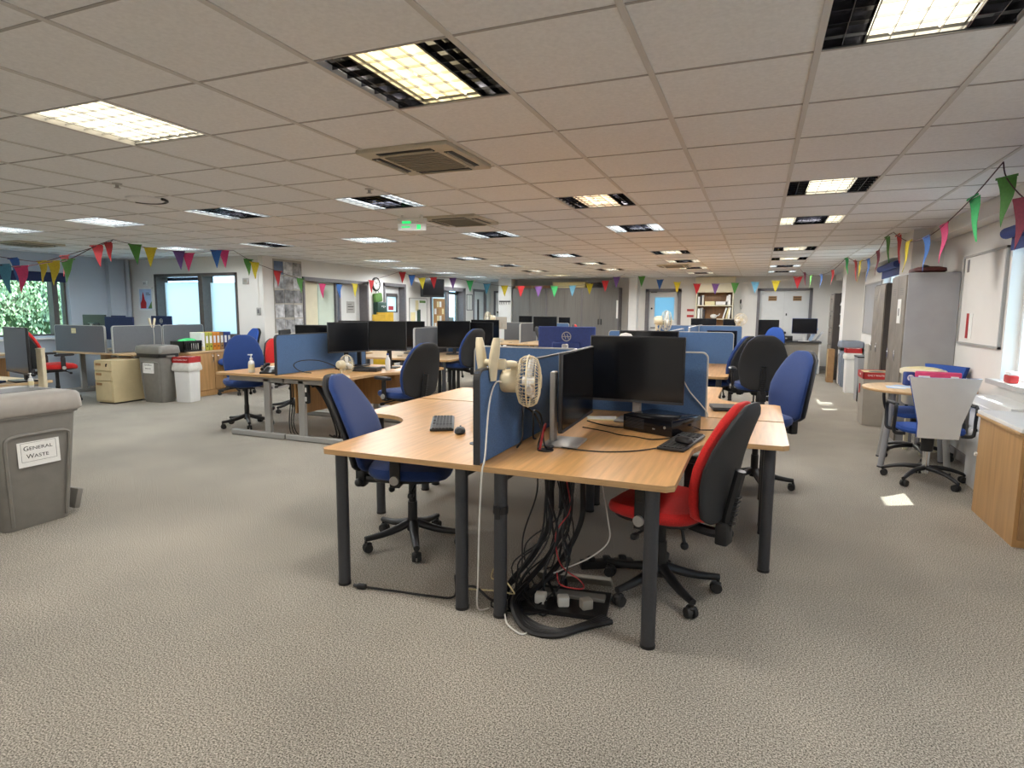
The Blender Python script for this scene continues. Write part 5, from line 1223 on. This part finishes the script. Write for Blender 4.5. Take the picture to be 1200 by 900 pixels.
t = thing('black_case', 'black case on the grey cupboard nearest the far white pier', 'case', (-4.25, 16.95, 2.1)); G().rbox((0,0,.07),(.36,.26,.14),.02).build('case', M['black'], t); G().tube([(-.06,-.13,.1),(-.05,-.16,.1),(.05,-.16,.1),(.06,-.13,.1)],.008).build('handle', M['leg'], t)
# bookshelf
t = thing('bookshelf', 'open cream bookshelf with brown back on the far wall', 'bookshelf', (-1.085, 16.99, 0)); w, d = .93, .40; g = G()
g.span((-w/2,-d/2,0),(-w/2+.025,d/2,1.98)).span((w/2-.025,-d/2,0),(w/2,d/2,1.98)).span((-w/2,-d/2,1.955),(w/2,d/2,1.98)).span((-w/2,-d/2,0),(w/2,d/2,.08)); g.build('carcass', M['cream'], t)
for z in (.5, .92, 1.27, 1.62): G().span((-w/2+.025,-d/2+.005,z-.022),(w/2-.025,d/2-.01,z)).build('shelf', M['cream'], t)
G().span((-w/2+.02,d/2-.015,.05),(w/2-.02,d/2-.001,1.96)).build('back_panel', M['shelfback'], t)
t = thing('cream_cabinet', 'closed cream cabinet above the bookshelf up to the ceiling', 'cabinet', (-1.085, 17.02, 1.985)); G().rbox((0,0,.185),(.99,.34,.37),.004,1).build('carcass', M['cream'], t)
for s in (-1, 1): G().rbox((s*.247,-.176,.185),(.485,.014,.35),.003,1).build('door', M['cream'], t)
def bk(x, z, w, h, m, lean=0, d=.24, nm='book'):
    return x, z, w, h, m, lean, d, nm
BK = [(-1.48,1.622,.05,.22,'paper',0),(-1.43,1.622,.05,.25,'leg',0),(-1.38,1.622,.03,.26,'paper',0),(-.72,1.622,.06,.27,'paper',0),(-.79,1.622,.05,.24,'paper',.12),(-1.47,1.272,.06,.26,'paper',0),(-1.40,1.272,.05,.28,'silver',0),(-1.345,1.272,.04,.24,'leg',0),(-.86,1.272,.035,.29,'paper',.28),(-.78,1.272,.035,.29,'papery',.22),(-.72,1.272,.05,.29,'paper',.1)]
PL = ['thin white','black','tall white','wide white','leaning white','wide pale','grey','dark','most slanted pale','slanted yellowish','nearly upright pale']
for k, (x, z, w, h, m, l) in enumerate(BK):
    t = thing('book', '%s book on the %s shelf of the cream bookshelf' % (PL[k], 'upper' if z > 1.5 else 'lower'), 'book', (x, 16.95, z), 0, 'books on the bookshelf'); R3 = Matrix.Rotation(l, 3, 'Y')
    off = R3 @ Vector((0,0,h/2)); G().rbox((off.x,0,h/2*math.cos(l)+w/2*abs(math.sin(l))),(w,.24,h),.003,1,rot=R3).build('cover', M[m], t)
t = thing('storage_box', 'yellowish box lying on the upper bookshelf', 'box', (-1.20, 16.95, 1.622)); G().rbox((0,0,.05),(.24,.26,.10),.005,1).build('carton', M['papery'], t); G().rbox((.30,0,.05),(.30,.24,.09),.005,1).build('stack', M['paper'], t)
t = thing('teapot', 'small white crockery on the lower bookshelf', 'crockery', (-1.1, 16.93, 1.272)); G().ball((0,0,.06),.07,sc=(1.2,1,.85)).build('pot', M['white'], t); G().tube([(.07,0,.07),(.13,0,.09),(.15,0,.13)],.012).build('spout', M['white'], t)
# far desk on the right
t = thing('grey_desk', 'dark grey desk with grey front panel before the double door', 'desk', (.82, 16.2, 0)); w, d = 1.16, .74
G().rbox((0,0,.75),(w,d,.03),.004,1).build('desktop', M['leg'], t); G().span((-w/2+.03,-d/2+.09,.30),(w/2-.03,-d/2+.11,.735)).build('front_panel', M['beige'], t)
for s in (-1, 1): G().rbox((s*(w/2-.03),0,.3675),(.04,d-.1,.735),.004,1).build('leg', M['white' if s > 0 else 'leg'], t, 'white end leg' if s > 0 else None)
t = thing('computer', 'black computer box on the far grey desk', 'computer', (.63, 15.98, .765)); G().rbox((0,0,.06),(.30,.25,.12),.006).build('case', M['black'], t); G().span((-.02,-.128,.05),(.03,-.1245,.08)).build('badge', M['silver'], t)
t = thing('pale_folder', 'pale blue folder leaning on the far grey desk', 'folder', (1.22, 15.95, .765), .15); G().rbox((0,0,.16),(.03,.22,.32),.003,1,rot=Matrix.Rotation(.45,3,'Y')).build('cover', M['lilac'], t); G().rbox((.14,0,.12),(.02,.2,.26),.003,1,rot=Matrix.Rotation(.6,3,'Y')).build('pages', M['paper'], t)
t = thing('wooden_pedestal', 'dark brown drawer unit under the far desk end', 'drawers', (1.12, 16.62, 0)); G().rbox((0,0,.3),(.34,.5,.56),.005,1).build('carcass', M['lockers'], t)
for k in range(3): G().rbox((0,-.256,.12+.18*k),(.32,.012,.165),.003,1).build('drawer', M['lockers'], t)
# ------------------------------------------------------------------ right wall storage; fronts face -x
def locker_unit(loc, dx, dy, h, label, front, side, ndoor, name='locker', cat='locker'):
    t = thing(name, label, cat, loc); G().rbox((0,0,h/2),(dx,dy,h),.004,1).build('carcass', M[side], t)
    for k in range(ndoor):
        y0 = -dy/2+dy*k/ndoor; o = G().rbox((-dx/2-.008,y0+dy/ndoor/2,h/2+.02),(.016,dy/ndoor-.008,h-.08),.003,1).build('door', M[front], t)
        g = G().rbox((-dx/2-.022,y0+dy/ndoor*.82,h*.52),(.012,.03,.12),.003,1); g.build('handle', M['chrome'], o)
        g = G()
        for q in range(4): g.span((-dx/2-.0175,y0+dy/ndoor*.3,h*.88+.02*q),(-dx/2-.016,y0+dy/ndoor*.7,h*.88+.006+.02*q))
        g.build('vent', M['housing'], o)
    return t
t = locker_unit((1.665, 7.87, 0), .46, .73, 1.85, 'tall grey metal locker beside the off-white wall board', 'lockerf', 'locker', 2)
G().span((-.253,-.22,1.32),(-.247,-.06,1.58)).build('notice', M['paper'], t); G().span((-.255,-.16,1.4),(-.2525,-.12,1.48)).build('symbol', M['leg'], t)
t = thing('folded_bag', 'dark red folded bag lying on top of the grey locker', 'bag', (1.66, 7.80, 1.85)); G().loft([[(x,y,z) for x,y in rrect(.30+a,.40+a,.08,4)] for z,a in ((0,-.06),(.025,0),(.055,-.01),(.07,-.1))]).build('bag_body', mat('dark_red_bag',(.09,.018,.016),.6,noise=(12,.4,(1,1,1))), t); G().tube([(-.08,-.18,.06),(-.05,-.06,.085),(.02,.05,.08),(.06,.17,.06)],.01).build('strap', M['black'], t)
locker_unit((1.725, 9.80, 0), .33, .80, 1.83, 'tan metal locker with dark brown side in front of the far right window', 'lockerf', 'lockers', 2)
for k in range(5):
    t = thing('hanging_bag', 'crumpled pale carrier bag hung on the brown locker side, %s' % ('topmost','second from top','third from top','fourth from top','lowest')[k], 'bag', (1.80-.02*(k % 2), 9.37, 1.58-.16*k), 0, 'bags hung on the brown locker'); G().loft([[(.045*s*math.cos(a)*(1+.3*math.sin(3*a+k)), -.005+.02*s*math.sin(a), z) for a in [2*PI*q/10 for q in range(10)]] for z, s in ((.09,.15),(.05,.6),(0,1.2),(-.05,1.5),(-.09,1.0),(-.10,.3))]).build('bag_body', M['beige'] if k % 2 else M['silver'], t)
    G().tube([(-.01,0,.08),(0,.012,.13),(.01,0,.08)],.003).build('handle', M['beige'], t)
t = thing('beige_tower', 'beige upright machine with dark slot below the far whiteboard', 'appliance', (1.72, 10.62, 0)); G().rbox((0,0,.48),(.32,.30,.96),.012).build('casing', M['beige'], t); G().span((-.11,-.1515,.15),(-.09,-.149,.85)).build('slot', M['housing'], t); G().span((-.1,-.155,.9),(-.04,-.149,.92)).span((.0,-.155,.9),(.1,-.149,.92)).build('vent', M['housing'], t)
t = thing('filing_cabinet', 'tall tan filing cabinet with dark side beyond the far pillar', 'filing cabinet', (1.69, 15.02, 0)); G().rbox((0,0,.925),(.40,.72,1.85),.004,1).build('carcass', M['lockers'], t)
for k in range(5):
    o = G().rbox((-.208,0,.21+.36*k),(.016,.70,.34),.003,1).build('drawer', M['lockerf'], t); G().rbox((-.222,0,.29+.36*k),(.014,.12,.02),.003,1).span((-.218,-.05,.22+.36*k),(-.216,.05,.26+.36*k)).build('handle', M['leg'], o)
t = thing('desk_lamp', 'black lamp standing on top of the filing cabinet', 'lamp', (1.68, 14.95, 1.85)); G().cyl((0,0,0),(0,0,.015),.06,n=16).tube([(0,0,.015),(.0,0,.12),(.05,0,.18)],.008).build('stand', M['black'], t); G().cyl((.04,0,.19),(.14,0,.16),.02,.05,n=14).build('shade', M['black'], t)
for k in range(6):
    t = thing('paper_bundle', 'crumpled white paper bundle on the filing cabinet side, %s' % ('topmost','second from top','third from top','fourth from top','fifth from top','lowest')[k], 'paper', (1.70+.03*(k % 2), 14.625, 1.60-.115*k), 0, 'papers on the filing cabinet side'); R3 = Matrix.Rotation(.35+.2*(k % 3), 3, 'Y')
    G().rbox((0,0,0),(.20,.03,.085),.012,rot=R3).build('bundle', M['lilac'] if k % 2 else M['paper'], t); G().rbox((.02,-.02,.02),(.14,.012,.05),.005,1,rot=R3).build('flap', M['paper'], t)
t = thing('cardboard_carton', 'tall narrow brown carton leaning before the filing cabinet', 'box', (1.44, 14.20, 0)); G().rbox((0,0,.345),(.12,.28,.69),.005,1).build('carton', M['kraft'], t); G().span((-.062,-.02,.1),(-.0595,.02,.69)).build('tape', M['papery'], t)
t = thing('low_cabinet', 'low wooden cabinet with pale top at the right edge', 'cabinet', (1.695, 4.86, 0)); w, d, h = .38, .78, .74
G().span((-w/2+.01,-d/2+.01,0),(w/2,d/2-.01,.712)).build('carcass', M['oakb'], t); G().rbox((0,0,.726),(w+.01,d+.02,.028),.004,1).build('top', M['white'], t); G().rbox((-.012,0,.705),(w+.0,d+.004,.018),.003,1).build('top_edge', M['beech_edge'], t)
G().span((-w/2+.03,-d/2-.012,.05),(w/2-.02,-d/2+.008,.70)).build('door', M['kraft'], t); G().cyl((-w/2+.01,d/2-.012,.42),(-w/2-.008,d/2-.012,.42),.012,n=12).build('knob', M['white'], t)
t = thing('white_cabinet', 'white low unit under the bright right window', 'cabinet', (1.79, 5.68, 0)); G().rbox((0,0,.38),(.20,.84,.76),.006,1).build('carcass', M['white'], t); G().rbox((-.104,0,.6),(.012,.8,.2),.004,1).build('panel', M['white'], t); G().rbox((-.104,0,.28),(.012,.8,.4),.004,1).build('panel', M['white'], t)
t = thing('first_aid_pack', 'small red and white packet on the bright window sill', 'packet', (1.88, 5.90, .884)); G().rbox((0,0,.03),(.06,.13,.06),.006).build('pack', M['redp'], t); G().rbox((0,.0,.075),(.055,.10,.03),.005,1).build('top', M['paper'], t)
# round table
t = thing('round_table', 'round wooden meeting table with splayed grey legs on the right', 'table', (1.41, 6.62, 0)); G().lathe([(.44,.71),(.45,.714),(.45,.732),(.445,.736)],48).build('tabletop', M['beech_pale'], t); G().lathe([(.4505,.713),(.4525,.716),(.4525,.731),(.4505,.734)],48).build('edge_band', M['beech_edge'], t)
for k in range(4):
    a = math.radians(213+90*k+4); lg = G().cyl((.36*math.cos(a),.36*math.sin(a),.012),(.27*math.cos(a),.27*math.sin(a),.71),.026,n=16).build('leg', M['gframe'] if k % 2 else M['locker'], t); G().cyl((.362*math.cos(a),.362*math.sin(a),0),(.36*math.cos(a),.36*math.sin(a),.014),.028,n=16).build('foot_cap', M['leg'], lg)
t = thing('leaflets', 'printed leaflets lying on the round table', 'paper', (1.22, 6.60, .7365), .3)
for k in range(3): G().box((.06*k,.03*k-.02,.001+.0015*k),(.15,.21,.0012),.5*k-.4).build('leaflet', M['lilac'] if k % 2 == 0 else M['paper'], t)
t = thing('pink_box', 'bright pink box with white lettering on the round table', 'box', (1.60, 6.78, .7365), math.radians(-14)); G().rbox((0,0,.07),(.36,.12,.14),.004,1).build('carton', M['pink'], t); G().span((-.15,-.061,.06),(-.03,-.0602,.075)).build('print_line', M['paper'], t); G().span((-.15,-.061,.09),(-.06,-.0602,.105)).build('print_line', M['paper'], t); G().span((.10,-.061,.04),(.16,-.0602,.11)).build('print_block', M['paper'], t)
t = thing('toy_figure', 'small blue and white packet beside the pink box', 'packet', (1.38, 6.84, .7365), .2); G().rbox((0,0,.065),(.09,.07,.13),.012).build('pack', M['navyb'], t); G().cyl((0,-.036,.075),(0,-.038,.075),.03,n=16).build('badge', M['paper'], t)
t = thing('tub', 'cream tub with crumpled liner on legs between round table and locker', 'tub', (1.62, 7.28, 0))
G().lathe([(.18,.50),(.20,.52),(.215,.80),(.235,.82),(.235,.86),(.205,.872),(.0,.868)],28).build('body', M['cream'], t); G().ball((0,0,.865),.19,sc=(1,1,.12)).build('liner', M['papery'], t)
for k in range(3): a = 2*PI*k/3+.4; G().rbox((.15*math.cos(a),.15*math.sin(a),.255),(.04,.04,.51),.006,1).build('leg', M['cream'], t)
# post at the left edge
t = thing('post', 'cream square post standing behind the general waste bin', 'post', (-6.32, 3.66, 0), .5); G().rbox((0,0,.52),(.055,.055,1.04),.006,1).build('shaft', M['ivory'], t); G().rbox((0,0,1.043),(.06,.06,.012),.004,1).build('cap', M['ivory'], t); G().rbox((0,0,.012),(.2,.2,.024),.006,1).build('base', M['gframe'], t)
t = thing('notebook', 'dark notebook on the desk at the left edge', 'notebook', (-6.62, 3.32, .7265), .3); G().rbox((0,0,.01),(.21,.28,.02),.003,1).build('cover', M['navy'], t); G().span((-.1,-.136,.004),(.1,.136,.016)).build('pages', M['paper'], t)
# ================================================================== cables
def cable(pts, r, m, label, group=None):
    o = Vector(pts[0]); g = G().tube([Vector(p)-o for p in pts], r, 6, True, 6)
    ob = g.build('cable', M[m]); ob.location = o; return tag(ob, label, 'cable', group)
rg = random.Random(11)
BL = 'black cable hanging in the bundle under the front right desk'
for k in range(16):
    x = -.93+rg.uniform(-.10,.10); y = 2.95+rg.uniform(-.15,.30)
    cable([(x, y, .695), (x+rg.uniform(-.03,.03), y-.02, .52), (x+rg.uniform(-.06,.06), y-.06, .30), (x+rg.uniform(-.12,.05), y-.15, .10+rg.uniform(0,.05)), (x+rg.uniform(-.16,.10), y-.30, .015), (-.95+rg.uniform(-.12,.20), 2.62+rg.uniform(-.08,.12), .010+.01*rg.random())], rg.uniform(.004,.0075), 'cordb', BL, 'black cables under the front right desk')
for k in range(3):
    x = -.99+.075*k
    cable([(x, 3.02+.05*k, .695), (x+.01, 3.0+.04*k, .5), (x+.02, 2.95+.04*k, .32), (x-.03, 2.84+.03*k, .17), (x-.10, 2.70, .07), (-1.08+.03*k, 2.60, .03)], .015, 'cordb', 'thick wrapped black cable trunk under the front right desk', 'thick cable trunks under the desk')
for k in range(5):
    z = .014+.016*k; d = .02*k
    cable([(-1.0, 2.72-d*.3, z), (-1.0, 2.58-d, z*.9), (-.90, 2.47-d*.9, .012), (-.76, 2.44-d*.6, .012), (-.66, 2.54-d*.5, .014), (-.60+.012*k, 2.64-d*.4, .014)], .0125, 'cordb', 'thick black cable curving along the floor below the front right desk', 'thick black floor cables')
cable([(-1.05, 2.75, .02), (-1.1, 2.55, .03), (-1.2, 2.52, .10), (-1.3, 2.58, .06), (-1.36, 2.62, .09), (-1.33, 2.55, .015), (-1.45, 2.52, .008), (-1.62, 2.50, .008), (-1.80, 2.47, .012)], .006, 'cordb', 'black lead with plug running left along the floor to the left desk leg')
t = thing('plug', 'black plug lying by the front left desk leg', 'plug', (-1.82, 2.465, .014), .1); G().rbox((0,0,0),(.05,.028,.026),.008).build('plug_body', M['black'], t); G().cyl((-.025,0,0),(-.045,0,0),.008,n=10).build('pin', M['leg'], t)
cable([(-1.10, 2.62, .006), (-1.02, 2.46, .02), (-.98, 2.40, .012), (-.90, 2.36, .006), (-.88, 2.42, .006), (-.92, 2.50, .012), (-1.0, 2.50, .02)], .0042, 'cordw', 'white cable looping on the floor by the middle desk legs')
cable([(-.75, 3.1, .695), (-.72, 3.05, .55), (-.66, 2.95, .38), (-.64, 2.90, .28), (-.72, 2.85, .20), (-.84, 2.80, .14), (-.88, 2.75, .13)], .0038, 'cordw', 'pale cable hanging in a loop beside the black bundle')
cable([(-.90, 2.98, .695), (-.88, 2.95, .55), (-.84, 2.88, .42), (-.90, 2.84, .30), (-.86, 2.80, .16), (-.74, 2.74, .12), (-.72, 2.70, .10), (-.82, 2.68, .11), (-.86, 2.74, .14)], .0036, 'cordr', 'red network cable twisted into the bundle under the desk')
cable([(-1.25, 2.85, .05), (-1.15, 2.60, .12), (-1.05, 2.52, .16), (-1.0, 2.5, .13), (-1.02, 2.56, .08), (-1.12, 2.62, .05), (-1.28, 2.60, .04)], .0038, 'papery', 'yellowish cable wrapped around the middle desk legs')
cable([(-1.12, 2.86, .73), (-1.09, 2.78, .745), (-1.05, 2.74, .80), (-1.07, 2.80, .90), (-1.10, 2.90, .93), (-1.07, 2.98, .88), (-1.03, 2.97, .80), (-1.02, 2.9, .745), (-1.0, 2.84, .733)], .005, 'cordb', 'black cable coil against the blue screen beneath the fan')
cable([(-1.09, 3.05, .735), (-1.06, 2.93, .77), (-1.05, 2.90, .85), (-1.07, 2.96, .905), (-1.06, 3.04, .87), (-1.04, 3.02, .79), (-1.0, 2.93, .74), (-.96, 2.86, .735), (-.94, 2.90, .735), (-1.0, 3.0, .735)], .005, 'cordb', 'second black cable coil behind the side-on monitor')
cable([(-.985, 2.82, .733), (-.98, 2.83, .78), (-.985, 2.88, .83), (-1.0, 2.95, .84), (-1.03, 3.02, .79)], .006, 'cordr', 'red cable arching out of the desk cable port')
cable([(-1.0, 3.05, .732), (-.92, 2.93, .732), (-.72, 2.90, .731), (-.55, 2.98, .731), (-.43, 3.12, .732), (-.36, 3.2, .74)], .0035, 'cordb', 'thin black cable across the front right desk to the keyboard')
cable([(-.95, 3.5, .731), (-.78, 3.42, .731), (-.70, 3.36, .731), (-.60, 3.34, .731), (-.50, 3.30, .732), (-.40, 3.40, .732)], .0032, 'cordb', 'thin black cable in front of the black computer')
cable([(-.98, 3.72, .731), (-.86, 3.62, .731), (-.74, 3.58, .731), (-.68, 3.62, .731)], .004, 'cordb', 'black cable running from the screen corner to the computer')
cable([(-.45, 4.18, .98), (-.40, 4.16, .90), (-.33, 4.165, .82), (-.285, 4.17, .765), (-.28, 4.18, .733)], .0048, 'cordw', 'white cable drooping across the blue cross screen')
cable([(-4.55, 5.35, .735), (-4.62, 5.25, .76), (-4.66, 5.2, .83), (-4.64, 5.3, .87), (-4.58, 5.5, .86), (-4.5, 5.65, .80), (-4.45, 5.7, .74)], .005, 'cordb', 'black cable loop in front of the blue screen on the left pod')
for k in range(4):
    cable([(-4.5+.02*k, 5.22, .66-.02*k), (-4.38, 5.24+.02*k, .58), (-4.28+.02*k, 5.28, .38), (-4.22+.03*k, 5.32, .14), (-4.30+.05*k, 5.42, .02), (-4.45+.06*k, 5.50, .015)], .010, 'cordb', 'thick black cable curving down under the silver-framed left pod', 'cables under the left pod')
for k in range(3):
    cable([(-4.95+.04*k, 5.45, .66), (-4.94+.04*k, 5.44, .40), (-4.95+.03*k, 5.42, .14), (-4.86+.05*k, 5.36, .012), (-4.72+.04*k, 5.40, .012)], .006, 'cordb', 'thin black cable hanging behind the silver legs of left pod', 'thin cables under the left pod')
t = thing('socket_strip', 'upright strip of power sockets beside the silver leg of left pod', 'socket strip', (-4.49, 5.19, .57)); G().rbox((0,0,0),(.07,.05,.30),.006,1).build('case', M['black'], t)
for k in range(3): G().rbox((0,-.027,-.1+.1*k),(.05,.008,.05),.004,1).build('plug', M['white'], t)
t = thing('floor_box', 'open floor socket box with grey lid under the front right desk', 'floor box', (-.80, 2.74, 0), .12); G().span((-.20,-.15,0),(.20,.11,.022)).build('frame', M['black'], t); G().rbox((0,.16,.055),(.40,.02,.19),.005,1,rot=Matrix.Rotation(1.0,3,'X')).build('lid', M['beige'], t); G().rbox((0,.02,.03),(.36,.06,.02),.004,1).build('carpet_flap', M['bin'], t)
for k in range(3): G().rbox((-.12+.11*k,-.08,.045),(.055,.05,.05),.008,rz=.3*k).build('plug', M['wbag' if k < 2 else 'beige'], t)
t = thing('power_strip', 'black power strip on the floor beneath the red chair desk', 'power strip', (-.72, 3.22, 0), .5); G().rbox((0,0,.022),(.30,.055,.044),.006).build('case', M['black'], t)
for k in range(3): G().rbox((-.09+.09*k,0,.05),(.04,.04,.03),.006).build('plug', M['black'], t)
